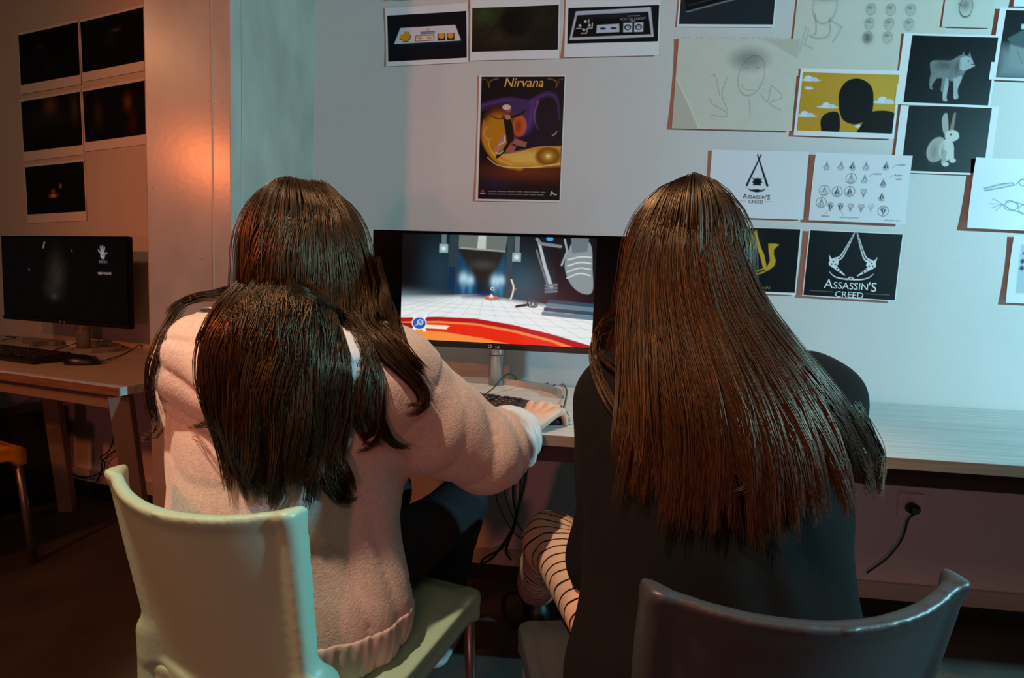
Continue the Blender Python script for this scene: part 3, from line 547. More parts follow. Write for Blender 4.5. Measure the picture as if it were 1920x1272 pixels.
def game(c):
    c.im[:] = lin((8, 14, 20)); y = c.y; x = c.x
    c.glow(.62, .45, .14, .25, (44, 84, 98), .9); c.glow(.2, .35, .13, .3, (30, 58, 72), .85); c.glow(.02, .3, .1, .5, (4, 5, 8), .9)
    c.poly([(.29, 0), (.55, 0), (.54, .15), (.3, .13)], (104, 112, 108)); c.poly([(.29, .13), (.54, .155), (.53, .26), (.44, .42), (.4, .42), (.33, .26)], (30, 32, 30)); c.glow(.43, .27, .06, .04, (66, 68, 62), .8)
    c.poly([(.40, 0), (.44, 0), (.44, .13), (.395, .13)], (186, 194, 190)); c.line([(.31, .12), (.54, .14)], .008, (150, 156, 150), .8)
    c.poly([(.29, .13), (.40, .42), (.40, .56), (.29, .58)], (20, 62, 92), 1, .02); c.poly([(.54, .15), (.48, .40), (.48, .56), (.56, .60)], (24, 72, 100), 1, .02)
    c.poly([(.25, 0), (.30, 0), (.29, .58), (.245, .58)], (42, 58, 66)); c.poly([(.55, 0), (.585, 0), (.575, .6), (.545, .6)], (50, 68, 74)); c.poly([(.25, .3), (.285, .3), (.283, .58), (.243, .58)], (14, 44, 74))
    for px, py, pw in ((.22, .13, .023), (.60, .19, .022)):
        c.rect(px-.012, 0, px+.014, py-.03, (96, 112, 116)); c.rect(px-pw, py-.04, px+pw, py+.04, (142, 168, 176)); c.ell(px, py, .012, .02, (206, 222, 226))
    for px, py, k in ((.33, .405, 1), (.365, .42, .8), (.495, .42, 1), (.525, .41, .8)): c.glow(px, py, .02*k, .05*k, (206, 240, 250), 1); c.glow(px, py+.05, .012, .1, (70, 150, 190), .6)
    c.poly([(-.01, .60), (.25, .58), (.40, .56), (.62, .60), (1.01, .68), (1.01, 1.02), (-.01, 1.02)], (226, 232, 232), 1, .025); c.poly([(.33, .58), (.42, .53), (.48, .53), (.52, .58)], (24, 52, 108), .9, .03); c.glow(0, .6, .2, .06, (120, 150, 160), .6)
    for a in np.linspace(-.6, 1.7, 15): c.line([(.45+(a-.45)*.25, .60), (a, 1.0)], .0025, (150, 160, 164), .55)
    for yy in (.635, .67, .715, .775, .85): c.line([(0, yy), (1, yy+.09*(yy-.5)+.03)], .0025, (160, 170, 172), .5)
    c.poly([(.74, 0), (.98, 0), (.99, .5), (.9, .6), (.82, .6), (.8, .3)], (12, 20, 26), .9, .02); c.poly([(.87, .06), (.965, .04), (.985, .28), (.99, .48), (.94, .5), (.88, .42), (.845, .25)], (132, 144, 148), 1, 0, True); c.poly([(.87, .0), (.96, .0), (.955, .12), (.88, .14)], (100, 114, 120))
    for k in range(4): c.line([(.86, .2+.055*k), (.92, .17+.05*k), (.975, .17+.055*k)], .007, (206, 216, 218), .8, 0, True)
    c.line([(.71, .04), (.745, .26), (.785, .46)], (.014, .02), (176, 186, 190)); c.line([(.70, .12), (.735, .3), (.765, .45)], .008, (110, 120, 126)); c.line([(.84, .02), (.855, .12), (.83, .25)], .01, (150, 160, 164)); c.line([(.70, .02), (.72, .06), (.82, .08)], .016, (120, 130, 136)); c.ell(.765, .015, .018, .02, (60, 160, 220))
    for yy in (.44, .47, .5): c.line([(.755, yy), (.81, yy-.01)], .012, (96, 118, 130))
    for k, yy in enumerate((.585, .62, .66, .7)): c.line([(.78-.01*k, yy), (1, yy+.025)], .022, ((36, 70, 92), (90, 124, 140))[k % 2])
    c.line([(.61, .645), (.67, .625)], .014, (26, 34, 40)); c.ell(.685, .61, .02, .035, (60, 74, 82), 1, 0, 0, .008); c.ell(.70, .615, .016, .03, (60, 74, 82), 1, 0, 0, .008)
    c.line([(.578, .40), (.59, .46), (.588, .52), (.578, .58)], .008, (226, 214, 200), 1, 0, True); c.ell(.482, .49, .008, .014, (210, 220, 210), 1, 0, 0, .004); c.ell(.478, .575, .026, .018, (214, 96, 60), 1, 0, 0, .008); c.poly([(.465, .57), (.478, .535), (.49, .57)], (228, 236, 240)); c.ell(.60, .485, .005, .007, (236, 90, 70))
    c.poly([(-.01, .80), (.2, .775), (.4, .775), (.6, .82), (.8, .89), (1.01, .985), (1.01, 1.02), (-.01, 1.02)], (176, 22, 30)); c.poly([(-.01, .84), (.2, .815), (.4, .82), (.6, .865), (.8, .94), (.95, 1.02), (-.01, 1.02)], (240, 132, 60)); c.poly([(-.01, .855), (.2, .835), (.4, .84), (.6, .89), (.8, .965), (.88, 1.02), (-.01, 1.02)], (228, 40, 18))
    c.poly([(-.01, .9), (.25, .92), (.45, .96), (.64, 1.02), (-.01, 1.02)], (242, 142, 66)); c.poly([(-.01, .85), (.1, .845), (.1, .905), (-.01, .9)], (150, 20, 26)); c.rect(.11, .855, .25, .89, (244, 232, 190)); c.poly([(.25, .855), (.265, .858), (.24, .89)], (244, 232, 190))
    c.line([(.065, .92), (.135, .77)], .018, (238, 238, 236)); c.line([(.07, .78), (.13, .91)], .018, (238, 238, 236)); c.ell(.10, .845, .04, .062, (236, 238, 240)); c.ell(.10, .845, .035, .055, (34, 84, 176)); c.ell(.105, .835, .014, .022, (190, 216, 240), 1, 0, 0, .006); c.line([(.08, .87), (.12, .82)], .006, (150, 190, 230))
c0 = np.array([-.225, -.17])
def arc_main(t):
    a = math.pi*(1-t); return (.222*math.cos(a), .14*math.sin(a)-.005-.09*t)
MONX = at_y(930, 540, -.15)
monitor('large lit monitor between the two people showing a corridor game', (MONX[0], -.15, 0), math.radians(-1.2), .825, .372, at_y(930, 547, -.15)[2], game, (360, 206), .755, 1.0, arc_main)
def dark_screen(c):
    c.im[:] = lin((5, 5, 6)); c.glow(.46, .45, .06, .22, (58, 50, 42), .9); c.glow(.41, .62, .05, .1, (46, 40, 40), .8); c.glow(.44, .72, .03, .04, (70, 66, 70), .7); c.noise(.5, 20)
    c.line([(.36, .12), (.372, .05)], .006, (170, 170, 172)); c.ell(.235, .4, .004, .01, (120, 130, 140)); c.ell(.59, .15, .003, .006, (160, 160, 160))
    HW = (206, 200, 204)
    for p in ((.795, .14), (.81, .10), (.825, .09), (.84, .105), (.855, .17)): c.line([(.825, .2), p], .006, HW)
    for k in range(7): c.line([(.797+.009*k, .262), (.797+.009*k+.004*(-1)**k, .285)], .0035, (150, 146, 150), .8)
    c.ell(.825, .205, .014, .035, HW); c.ell(.826, .2, .005, .014, (40, 36, 38))
def arc_left(t):
    a = math.radians(198-216*t); return (.2*math.cos(a), .14*math.sin(a)+.03)
sL = (at_left(246, 612, .2)@UL+at_left(13, 598, .2)@UL)/2
mp = left_pt(sL-.015, .2, 0)
mL = monitor('dark-screened monitor on the desk by the orange wall', tuple(mp), -math.radians(13.5), .775, .362, 1.021, dark_screen, (170, 84), .99, .5, arc_left)
g = Flat(V(-.3875, -.0012, 1.202), V(1, 0, 0), V(0, 0, -1), V(0, -1, 0), .775, .362); g.ob = mL
tm = mat('screen_letter', (150, 146, 150), .5); tm.node_tree.nodes['Principled BSDF'].inputs['Emission Color'].default_value = (.5, .48, .5, 1); tm.node_tree.nodes['Principled BSDF'].inputs['Emission Strength'].default_value = .5
g.text('NEW GAME', .835, .42, .0145, (1, 1, 1), m=tm)

def keyboard(label, loc, rz):
    t = thing('keyboard', label, 'keyboard', loc, rz)
    b = MB(); b.box(V(-.222, -.07, 0), V(.222, .07, .016), .004)
    for v in b.bm.verts:
        if v.co.z > .008: v.co.z += (v.co.y+.07)*.07
    b.build('case', plastic_m, t)
    rows = [(.052, 1, 0), (.026, 1, 1), (.007, 1, 2), (-.012, 1, 3), (-.031, 1, 4), (-.050, 1, 5)]
    b = MB()
    for y, _, r in rows:
        x = -.213
        while x < .205:
            kw = .0165; 
            if r == 5 and -.14 < x < -.05: kw = .105
            elif r in (2, 3, 4) and x < -.2: kw = .024
            gap = any(abs(x-gx) < .012 for gx in (.078, .135))
            if not gap:
                z = .0165+(y+.07)*.07; b.box(V(x, y-.008, z-.003), V(x+kw, y+.008, z+.005), .0014)
            x += kw+.0026 if not gap else .012
    k = b.build('keys', key_m, t); k['kind'] = 'stuff'
    lg = MB(); rr = random.Random(3)
    for y, _, r in rows:
        for i in range(20):
            x = -.21+i*.0208; z = .0165+(y+.07)*.07+.0053; lg.box(V(x+.002, y, z-.0002), V(x+.002+rr.uniform(.003, .006), y+.0035, z+.0001))
    l = lg.build('legends', mat('key_legend', (150, 150, 152), .5), t); l['kind'] = 'stuff'
    return t
def mouse(label, loc, rz):
    t = thing('mouse', label, 'mouse', loc, rz); b = MB()
    bmesh.ops.create_uvsphere(b.bm, u_segments=24, v_segments=14, radius=1)
    for v in b.bm.verts:
        x, y, z = v.co; v.co = (x*.031*(1-.12*y), y*.056, max(0, z+.25)*.028*(1-.15*y))
    for f in b.bm.faces: f.smooth = True
    b.build('shell', plastic_m, t)
    MB().tube([(-.004, .034, .0245), (.004, .034, .0245)], .007, 12).build('wheel', key_m, t); return t
kb = at_z(972, 768, .745)
keyboard('black keyboard in front of the lit monitor', (kb[0]-.205, kb[1]+.092, .7308), math.radians(-22))
mouse('black mouse under the hand at the lit monitor', (-.008, -.535, .7308), math.radians(-14))
k2 = at_z(104, 673, .745)
keyboard('black keyboard on the desk by the orange wall', (k2[0]-.215, k2[1]+.06, .7308), math.radians(-15))
m2 = at_z(155, 676, .745); mouse('black mouse on the desk by the orange wall', (m2[0], m2[1], .7308), math.radians(-70))
Z = .734
cable('keyboard_cable', [at_z(907, 742, .748), at_z(925, 728, .75), at_y(943, 708, -.2), at_y(955, 702, -.16), at_y(966, 708, -.1), V(-.15, -.03, Z)], .0022, 'thin black cable rising from the keyboard behind the monitor stand')
cable('mouse_cable', [V(.006, -.478, .74), at_z(1062, 742, Z), at_z(1061, 727, Z), at_z(1047, 714, Z), at_z(1030, 714, Z), at_z(1027, 728, Z), V(-.02, -.02, Z)], .002, 'thin black mouse cable looping on the desk beside the hand')
p0 = V(m2[0]+.05, m2[1], .738)
cable('mouse_cable', [p0, at_z(225, 667, Z), at_z(248, 655, Z), at_z(262, 647, .75), at_z(266, 652, Z)], .002, 'black mouse cable on the desk by the orange wall')
cable('keyboard_cable', [at_z(92, 660, .748), at_z(130, 648, .745), at_z(160, 640, .745), at_z(190, 641, .745), at_z(203, 652, Z)], .0022, 'black cable from the keyboard by the orange wall to its monitor')
for i, dx in enumerate((0, 9)):
    cable('monitor_cable', [at_left(150-dx+6, 610, .1), at_left(148+i*2, 625, .1), at_left(150+i, 640, .09)], .0018, ('left', 'right')[i]+' of two thin wires hanging under the dark monitor')
b0 = at_z(92, 643, Z); MB_ = MB().box(V(-.11, -.018, 0), V(.11, .018, .022), .003).build('cable_box', mat('grey_box', (120, 122, 132), .5)); MB_.location = (b0[0], b0[1]-.03, .7308); MB_.rotation_euler = (0, 0, math.radians(-13.5)); tag(MB_, 'low grey strip box lying behind the keyboard by the orange wall', 'box')
cable('loose_wires', [at_z(0, 640, Z), at_z(15, 636, .745), at_z(30, 634, .74), at_z(10, 631, .745), at_z(35, 632, Z)], .0018, 'tangle of thin wires at the left end of the desk')
# wall socket
sk = at_y(1706, 947, 0); t = thing('wall_socket', 'white wall socket with a round black plug under the blue-lit desk', 'socket', tuple(sk))
MB().box(V(-.04, -.009, -.04), V(.04, 0, .04), .002).build('plate', plate_m, t)
MB().tube([(-.002, -.0085, -.004), (-.002, -.010, -.004)], .022, 24).build('insert', plate_m, t)
t = thing('plug', 'round black plug in the wall socket with its cord hanging down', 'plug', (sk[0]-.002, -.010, sk[2]-.006))
MB().tube([(0, 0, 0), (0, -.02, 0), (0, -.028, -.003)], [.019, .0185, .013], 20).build('plug_body', plastic_m, t)
q = lambda *p: local(t, at_y(*p, -.03))
MB().tube(crom([V(0, -.022, -.012), q(1703, 975), q(1692, 1010), q(1672, 1038), q(1655, 1054), q(1625, 1075)], 30), .003, 8).build('cord', cable_m, t)
# cables under the desks
for i, (pts, dsc) in enumerate((([(965, 850, .05), (962, 930, .06), (968, 975, .06), (950, 1010, .05), (925, 1045, .05), (900, 1060, .1)], 'thick black cable of the bundle hanging under the desk'),
        ([(985, 850, .05), (984, 900, .05), (970, 960, .06), (955, 1010, .05), (948, 1035, .04), (958, 1050, .06)], 'black cable crossing the bundle hanging under the desk'),
        ([(975, 850, .05), (975, 925, .07), (965, 985, .07), (945, 1025, .06), (905, 1050, .12), (898, 1080, .2)], 'black cable hanging straight then trailing to the floor under the desk'),
        ([(925, 860, .02), (930, 930, .02), (945, 970, .02), (970, 1005, .02), (1010, 1022, .02), (1050, 1022, .02)], 'thin cable curving along the red-lit wall under the desk'),
        ([(935, 860, .02), (945, 920, .02), (960, 965, .02), (985, 1000, .02), (1030, 1020, .02)], 'second thin cable curving along the red-lit wall under the desk'))):
    cable('hanging_cable', [at_y(a, b_, -o_) for a, b_, o_ in pts], .004 if i < 3 else .002, dsc, group='cables under the long desk')
cable('floor_cable', [at_z(985, 1110, .006), at_z(950, 1115, .006), at_z(942, 1140, .006), at_z(955, 1165, .006), at_z(990, 1180, .006)], .004, 'black cable looping on the floor between the chairs')
for pts, dsc in (([(210, 735), (208, 770), (215, 810), (205, 845), (188, 858), (197, 868), (190, 885), (160, 895), (110, 885)], 'black cable dropping beside the desk leg on the orange wall'), ([(225, 838), (195, 862), (190, 885), (180, 905)], 'short black cable crossing the wall near the desk leg'), ([(60, 850), (80, 860), (95, 880), (120, 886), (100, 870), (75, 885), (110, 892)], 'tangled black cables on the wall foot by the computer tower')):
    cable('wall_cable', [at_left(*p, .03) for p in pts], .003, dsc, group='cables on the orange-lit wall')
cable('grey_wire', [at_left(78, 722, .05), at_left(60, 745, .05), at_left(40, 760, .06), at_left(30, 778, .1)], .002, 'pale thin wire running down to the computer tower', pcable_m)
# computer tower
tl = at_z(47, 776, .42); t = thing('computer_tower', 'black computer tower under the desk by the orange wall', 'computer', (-2.44, .20, 0), -math.radians(13.5))
MB().box(V(-.1, -.2, 0), V(.1, .2, .43), .006).build('case', plastic_m, t); MB().box(V(-.095, -.206, .01), V(.095, -.199, .42), .003).build('front_panel', key_m, t)

# ------------------------------------------------------------------ signed distance shapes -> one smooth mesh
def rc(p, a, b, ra, rb, s=(1, 1, 1)):
    s = np.asarray(s, np.float32); a = np.asarray(a, np.float32)*s; b = np.asarray(b, np.float32)*s; q = p*s-a; d = b-a
    t = np.clip((q@d)/(d@d+1e-9), 0, 1); return np.linalg.norm(q-t[..., None]*d, axis=-1)-(ra+(rb-ra)*t)
def el(p, c, r, R=None):
    q = p-np.asarray(c, np.float32)
    if R is not None: q = q@np.asarray(R, np.float32).T
    r = np.asarray(r, np.float32); k = np.linalg.norm(q/r, axis=-1); return (k-1)*min(r)*(.5+.5*float(np.mean(r)/min(r)))
def smin(a, b, k): h = np.clip(.5+.5*(b-a)/k, 0, 1); return b+(a-b)*h-k*h*(1-h)
def chain(p, pts, rs, k=.02, s=(1, 1, 1)):
    d = None
    for i in range(len(pts)-1):
        e = rc(p, pts[i], pts[i+1], rs[i], rs[i+1], s); d = e if d is None else smin(d, e, k)
    return d
def nets(f, lo, hi, h, smooth=1):
    lo = np.asarray(lo, np.float32); n = [int((hi[i]-lo[i])/h)+2 for i in range(3)]
    ax = [lo[i]+h*np.arange(n[i], dtype=np.float32) for i in range(3)]
    D = np.empty(n, np.float32)
    for i0 in range(0, n[0], 16):
        g = np.stack(np.meshgrid(ax[0][i0:i0+16], ax[1], ax[2], indexing='ij'), -1); D[i0:i0+16] = f(g)
    S = D < 0; m = [k-1 for k in n]; acc = np.zeros(m+[3], np.float32); cnt = np.zeros(m, np.float32)
    off = [(i, j, k) for i in (0, 1) for j in (0, 1) for k in (0, 1)]
    sl = lambda A, o: A[o[0]:o[0]+m[0], o[1]:o[1]+m[1], o[2]:o[2]+m[2]]
    for a in off:
        for ax_ in range(3):
            if a[ax_]: continue
            b = list(a); b[ax_] = 1; da, db = sl(D, a), sl(D, b); x = (da < 0) != (db < 0)
            t = np.where(x, da/(da-db+1e-12), 0)
            for j in range(3): acc[..., j] += np.where(x, a[j]+(t if j == ax_ else 0), 0)
            cnt += x
    act = cnt > 0; idx = np.full(m, -1, np.int64); idx[act] = np.arange(act.sum())
    cell = np.argwhere(act); P = lo+h*(cell+acc[act]/cnt[act][:, None]); Q = []
    for ax_ in range(3):
        u, v = [(1, 2), (2, 0), (0, 1)][ax_]; s0 = [slice(None)]*3; s1 = [slice(None)]*3; s0[ax_] = slice(0, -1); s1[ax_] = slice(1, None)
        e = np.argwhere(S[tuple(s0)] != S[tuple(s1)]); e = e[(e[:, u] > 0) & (e[:, v] > 0) & (e[:, u] < m[u]) & (e[:, v] < m[v])]
        if not len(e): continue
        def at(du, dv): c = e.copy(); c[:, u] -= du; c[:, v] -= dv; return idx[c[:, 0], c[:, 1], c[:, 2]]
        q = np.stack([at(1, 1), at(0, 1), at(0, 0), at(1, 0)], -1); ins = S[e[:, 0], e[:, 1], e[:, 2]]
        q[~ins] = q[~ins][:, ::-1]; Q.append(q)
    Q = np.vstack(Q); Q = Q[(Q >= 0).all(1)]
    E_ = np.vstack([Q[:, [i, (i+1) % 4]] for i in range(4)]); E_ = np.vstack([E_, E_[:, ::-1]]); dg = np.maximum(np.bincount(E_[:, 0], minlength=len(P)), 1)[:, None]
    for lam in (.5, -.52)*(2*smooth)+(.4,)*smooth:
        A_ = np.stack([np.bincount(E_[:, 0], P[E_[:, 1], j], len(P)) for j in range(3)], 1)/dg; P = P+lam*(A_-P)
    return P, Q
def sdf_obj(name, f, lo, hi, h, m, parent=None, extra=None, origin=None):
    P, Q = nets(f, lo, hi, h)
    if extra: P2, Q2 = nets(*extra); Q = np.vstack([Q, Q2+len(P)]); P = np.vstack([P, P2])
    q = parent
    while q is not None: P = P-np.array(q.location); q = q.parent
    return link(name, np_mesh(name, P, Q), m, parent)

# ------------------------------------------------------------------ moulded chairs
def sm01(x): x = np.clip(x, 0, 1); return x*x*(3-2*x)
def back_sdf(p):
    x, y, z = p[..., 0], p[..., 1], p[..., 2]; v = np.clip((z-.44)/.32, -.3, 1.2); xx = np.abs(x)/.173
    yb = -.196-.055*v+(np.minimum(xx, 1.05)**2-1)*.055*np.clip(.3+.75*v, .1, 1.15)
    hw = .160+.013*sm01(v)-.006*np.clip(.25-v, 0, 1)
    top = .758+.016*np.minimum(xx, 1.1)**2.2; rim = np.maximum(sm01((xx*.173-hw+.030)/.024), 0)
    t = .0055+.008*rim+.004*sm01((z-top+.03)/.024)
    e = -smin(smin(-(np.abs(x)-hw), -(z-top), .012), -((.43+.035*xx**2)-z), .012)
    d = -smin(-(np.abs(y-yb)-t)*.9, -e, .007)
    for s in (-1, 1):
        d = smin(d, rc(p, (s*.168, -.205, .50), (s*.178, -.196, .345), .022, .026), .03)
    bar = np.maximum(np.maximum(np.abs(y+.222-.03*xx**2)-.009, np.abs(z-.425)-.028), np.abs(x)-.175); return smin(d, bar, .012)
def seat_sdf(p):
    x, y, z = p[..., 0], p[..., 1], p[..., 2]
    zt = .448-.016*np.exp(-((x/.15)**2+((y+.03)/.16)**2))-.03*sm01((y-.15)/.09)
    def rr(w, d0, d1, r): qx = np.abs(x)-w+r; qy = np.abs(y-(d0+d1)/2)-(d1-d0)/2+r; return np.hypot(np.maximum(qx, 0), np.maximum(qy, 0))+np.minimum(np.maximum(qx, qy), 0)-r
    o = rr(.218+.006*(y > 9), -.215, .225, .05); slab = np.maximum(np.maximum(o, (z-zt)), zt-.011-z)
    rimd = np.maximum(np.maximum(np.abs(o+.006)-.006, z-zt), (zt-.052)-z); d = smin(slab, rimd, .012)
    for s in (-1, 1): d = smin(d, rc(p, (s*.19, .19, .42), (s*.193, .198, .385), .019, .018), .02)
    return d
bP = nets(back_sdf, (-.25, -.35, .31), (.25, -.12, .83), .0038, 4); sP = nets(seat_sdf, (-.24, -.24, .36), (.24, .25, .47), .0048, 3)
bM, sM = np_mesh('backrest', *bP), np_mesh('seat', *sP)
for me in (bM, sM): me.materials.append(None)
def chair(label, loc, rz, m):
    t = thing('plastic_chair', label, 'chair', (loc[0], loc[1], 0), rz, 'moulded plastic chairs')
    for nm, me in (('backrest', bM), ('seat', sM)):
        o = link(nm, me, None, t)
        o.material_slots[0].link = 'OBJECT'; o.material_slots[0].material = m
    for a, b in (((-.192, .196, .40), (-.205, .225, 0)), ((.192, .196, .40), (.205, .225, 0)), ((-.178, -.196, .37), (-.2, -.25, 0)), ((.178, -.196, .37), (.2, -.25, 0))):
        lg = MB().tube([a, b], .0115, 14).build('leg', tube_m, t)
    return t
AA, AB = math.radians(-16), math.radians(13)
FA, RA = V(math.sin(-AA), math.cos(AA), 0), V(math.cos(AA), math.sin(AA), 0)
FB, RB = V(math.sin(-AB), math.cos(AB), 0), V(math.cos(AB), math.sin(AB), 0)
CA, CB = V(-.405, -.955, 0), V(.20, -1.06, 0)
chair('mint green plastic chair under the person in the pale hoodie', CA, AA, mint_m)
chair('dark grey plastic chair under the person in black', CB, AB, dark_m)
yc = at_z(38, 842, .43); ya = math.radians(-20); yF, yR = V(math.sin(-ya), math.cos(ya), 0), V(math.cos(ya), math.sin(ya), 0)
CY = yc-yR*.205-yF*.20; chair('yellow plastic chair at the left edge, before the orange-lit desk', CY, ya, yellow_m)

# ------------------------------------------------------------------ people
def hand_prims(W, fw, up, side, curl=(18, 30, 22), spread=1.0):
    fw, up, side = [np.asarray(v, float)/np.linalg.norm(v) for v in (fw, up, side)]; out = []
    kn = [(.032, .086, .074), (.011, .091, .082), (-.010, .087, .076), (-.029, .078, .060)]
    for i, (o, L, fl) in enumerate(kn):
        k = W+side*o*spread+fw*L+up*.004*(1-abs(i-1.2)*.5); out.append(([W+side*o*.55+fw*.012, k], [.0165, .0115]))
        p = k; a = 0; pts = [k]; d0 = fw+side*o*1.6*(spread-.6)
        for j, (c_, fr) in enumerate(zip(curl, (.46, .3, .24))):
            a += math.radians(c_); d = d0*math.cos(a)-up*math.sin(a); p = p+d/np.linalg.norm(d)*fl*fr; pts.append(p)
        out.append((pts, [.0105, .0092, .0084, .0068]))
    b = W+fw*.018+side*.018
    out.append(([b, W+fw*.048+side*.044-up*.010, W+fw*.078+side*.053-up*.018, W+fw*.102+side*.050-up*.024], [.0175, .0130, .0102, .0080])); return out
def hand_sdf(p, prims, arm):
    d = rc(p, arm[0], arm[1], arm[2], arm[3])
    for pts, rs in prims:
        e = chain(p, pts, rs, .004); d = smin(d, e, .0075)
    return d
def head_sdf(p, c, g, tilt=0):
    g = np.asarray(g, float); g /= np.linalg.norm(g); up0 = V(0, 0, 1); r = np.cross(g, up0); r /= np.linalg.norm(r); up = np.cross(r, g)
    R = np.array([r, g, up]); q = (p-np.asarray(c, np.float32))@R.T.astype(np.float32)
    d = el(q, (0, -.012, .02), (.074, .094, .092)); d = smin(d, el(q, (0, .03, -.045), (.056, .062, .068)), .04)
    d = smin(d, rc(q, (0, .09, .008), (0, .108, -.028), .008, .013), .014)
    d = smin(d, el(q, (0, .088, -.062), (.024, .010, .007)), .008); d = smin(d, el(q, (0, .078, -.098), (.022, .018, .016)), .02)
    for s in (-1, 1):
        d = -smin(-d, el(q, (s*.031, .096, .012), (.017, .014, .011)), .01); d = smin(d, el(q, (s*.031, .079, .010), (.0125, .0125, .0125)), .003)
        d = smin(d, el(q, (s*.077, -.005, -.008), (.009, .02, .031)), .006)
    return d
def folds(p, amp, f=1.0, ph=0):
    x, y, z = p[..., 0]*f, p[..., 1]*f, p[..., 2]*f
    a = np.sin(34*z+11*np.sin(9*x+ph)+8*y+ph); b = np.sin(26*x-30*z+6*np.sin(13*y+2*ph)); c = np.sin(55*(z+.5*x)+5*np.sin(17*y-9*x))
    return amp*(.55*a+.35*b*a+.25*c)
def creases(p, amp, dirs):
    """sharp cloth creases: rounded ridges with narrow valleys along a few directions"""
    out = 0
    for i, (u, f, wv) in enumerate(dirs):
        u = np.asarray(u, np.float32); q = p@u*f+wv*np.sin(p@np.roll(u, 1)*f*.55+i*1.7)+.6*np.sin(p@np.roll(u, 2)*f*.9+i)
        msk = .5+.5*np.sin(p@np.roll(u, 2)*f*.37+i*2.1+p[..., 2]*5); out = out+(np.abs(np.sin(q))**.7-.62)*msk
    return -amp*out/len(dirs)
# --- person in the pale hoodie
PA = thing('person', 'person with long dark brown hair in a pale pink hoodie, hand on the mouse', 'person', (CA[0], CA[1], 0), 0, 'people at the lit monitor')
pelA = V(-.43, -.955, 0)-FA*.075+V(0, 0, .555); cheA = V(-.462, -.985, .80); nekA = V(-.462, -.955, .95); hedA = V(-.460, -.925, 1.092)
shLA, shRA = V(-.612, -.965, .885), V(-.305, -.955, .885)
elRA, wrRA = at_y(912, 846, -.85), at_y(990, 803, -.665)+V(0, 0, .004)
elLA, wrLA = V(-.66, -.80, .665), V(-.52, -.665, .775)
knRA = at_y(1036, 752, -.555); fwR = knRA-wrRA
def torso(p, pel, che, nek, shL, shR, infl, s=(1, 1.38, 1)):
    d = chain(p, [pel-V(0, 0, .02), (pel+che)/2, che, nek-V(0, 0, .06)], [.168+infl, .160+infl, .166+infl, .085+infl], .05, s)
    d = smin(d, rc(p, shL, shR, .066+infl, .066+infl), .06); return d
def hoodieA(p):
    d = torso(p, pelA, cheA, nekA, shLA, shRA, .022)
    d = smin(d, rc(p, pelA-V(0, 0, .05)+RA*.075+FA*.03, pelA-V(0, 0, .05)-RA*.05+FA*.03, .136, .124, (1, 1.15, 1)), .05)
    low = np.clip((.80-p[..., 2])/.3, 0, 1)
    d = d-(.0085*low*(np.abs(np.sin(p[..., 0]*46+p[..., 1]*40+.9*np.sin(p[..., 2]*11)+p[..., 2]*7))**.5-.75)).astype(np.float32)
    d = d-(.007*(1-low)*(np.abs(np.sin(p[..., 2]*36+p[..., 0]*22+1.3*np.sin(p[..., 0]*19)))**.5-.75)).astype(np.float32)
    ar = chain(p, [shRA, (shRA+elRA)/2+V(-.005, 0, -.012), elRA, elRA*.55+wrRA*.45+V(0, 0, -.005), elRA*.34+wrRA*.66], [.088, .088, .074, .063, .054], .03)
    cuff = rc(p, elRA*.36+wrRA*.64, elRA*.28+wrRA*.72, .059, .050)
    ax = (wrRA-elRA)/np.linalg.norm(wrRA-elRA); tt = (p-elRA.astype(np.float32))@ax.astype(np.float32)
    ph = tt*62+1.2*np.sin(p[..., 2]*38+p[..., 0]*25)+p[..., 2]*16
    ar = ar-(.013*(np.abs(np.sin(ph))**.6-.7)*np.clip((tt+.045)*13, 0, 1)).astype(np.float32)
    ta0 = (p-shRA.astype(np.float32))@((elRA-shRA)/np.linalg.norm(elRA-shRA)).astype(np.float32)
    ar = ar-(.010*(np.abs(np.sin(ta0*30+p[..., 1]*34+p[..., 2]*12))**.5-.75)*np.exp(-((ta0-.21)/.09)**2)).astype(np.float32)
    al = chain(p, [shLA, elLA, wrLA*.85+elLA*.15], [.084, .068, .05], .03)
    tu = rc(p, shRA, elRA, 0, 0); ua = (elRA-shRA)/np.linalg.norm(elRA-shRA); ta = (p-shRA.astype(np.float32))@ua.astype(np.float32)
    d = smin(d, ar, .045); d = smin(d, cuff, .006); d = smin(d, al, .04)
    
    return d+.0028*np.exp(-((ta-.055)/.004)**2)*(tu < .13)
hoodpts = [V(-.595, -.885, .935), V(-.598, -.985, .930), V(-.56, -1.06, .915), V(-.47, -1.095, .895), V(-.36, -1.06, .915), V(-.315, -.975, .93), V(-.345, -.88, .93)]
def hoodA(p): 
    d = chain(p, hoodpts, [.045, .060, .068, .066, .058, .052, .04], .03); d = smin(d, el(p, (-.47, -1.07, .86), (.13, .05, .10)), .05)
    d = d-.010*(np.abs(np.sin(p[..., 2]*44+p[..., 0]*17+1.2*np.sin(p[..., 1]*26)))**.5-.75)
    return d+.005*np.exp(-((p[..., 2]-.945+.10*(p[..., 0]+.47))/.004)**2)
def allA(p): return np.minimum(hoodieA(p), hoodA(p))
def bodyA(p):
    d = smin(head_sdf(p, hedA, V(.225, .78, -.12)), rc(p, nekA-V(0, 0, .05), hedA-V(0, .015, .04), .056, .052), .025)
    d = smin(d, torso(p, pelA, cheA, nekA, shLA, shRA, -.012), .03)
    for ch in ((shRA, elRA, elRA*.3+wrRA*.7), (shLA, elLA, wrLA)): d = smin(d, chain(p, ch, [.045, .038, .028], .02), .02)
    pr = hand_prims(wrLA, V(.5, .8, -.25), V(0, .2, 1), V(.8, -.5, 0))
    for pts, rs in pr: d = smin(d, chain(p, pts, rs, .004), .008)
    return d
armdir = (wrRA-elRA)/np.linalg.norm(wrRA-elRA)
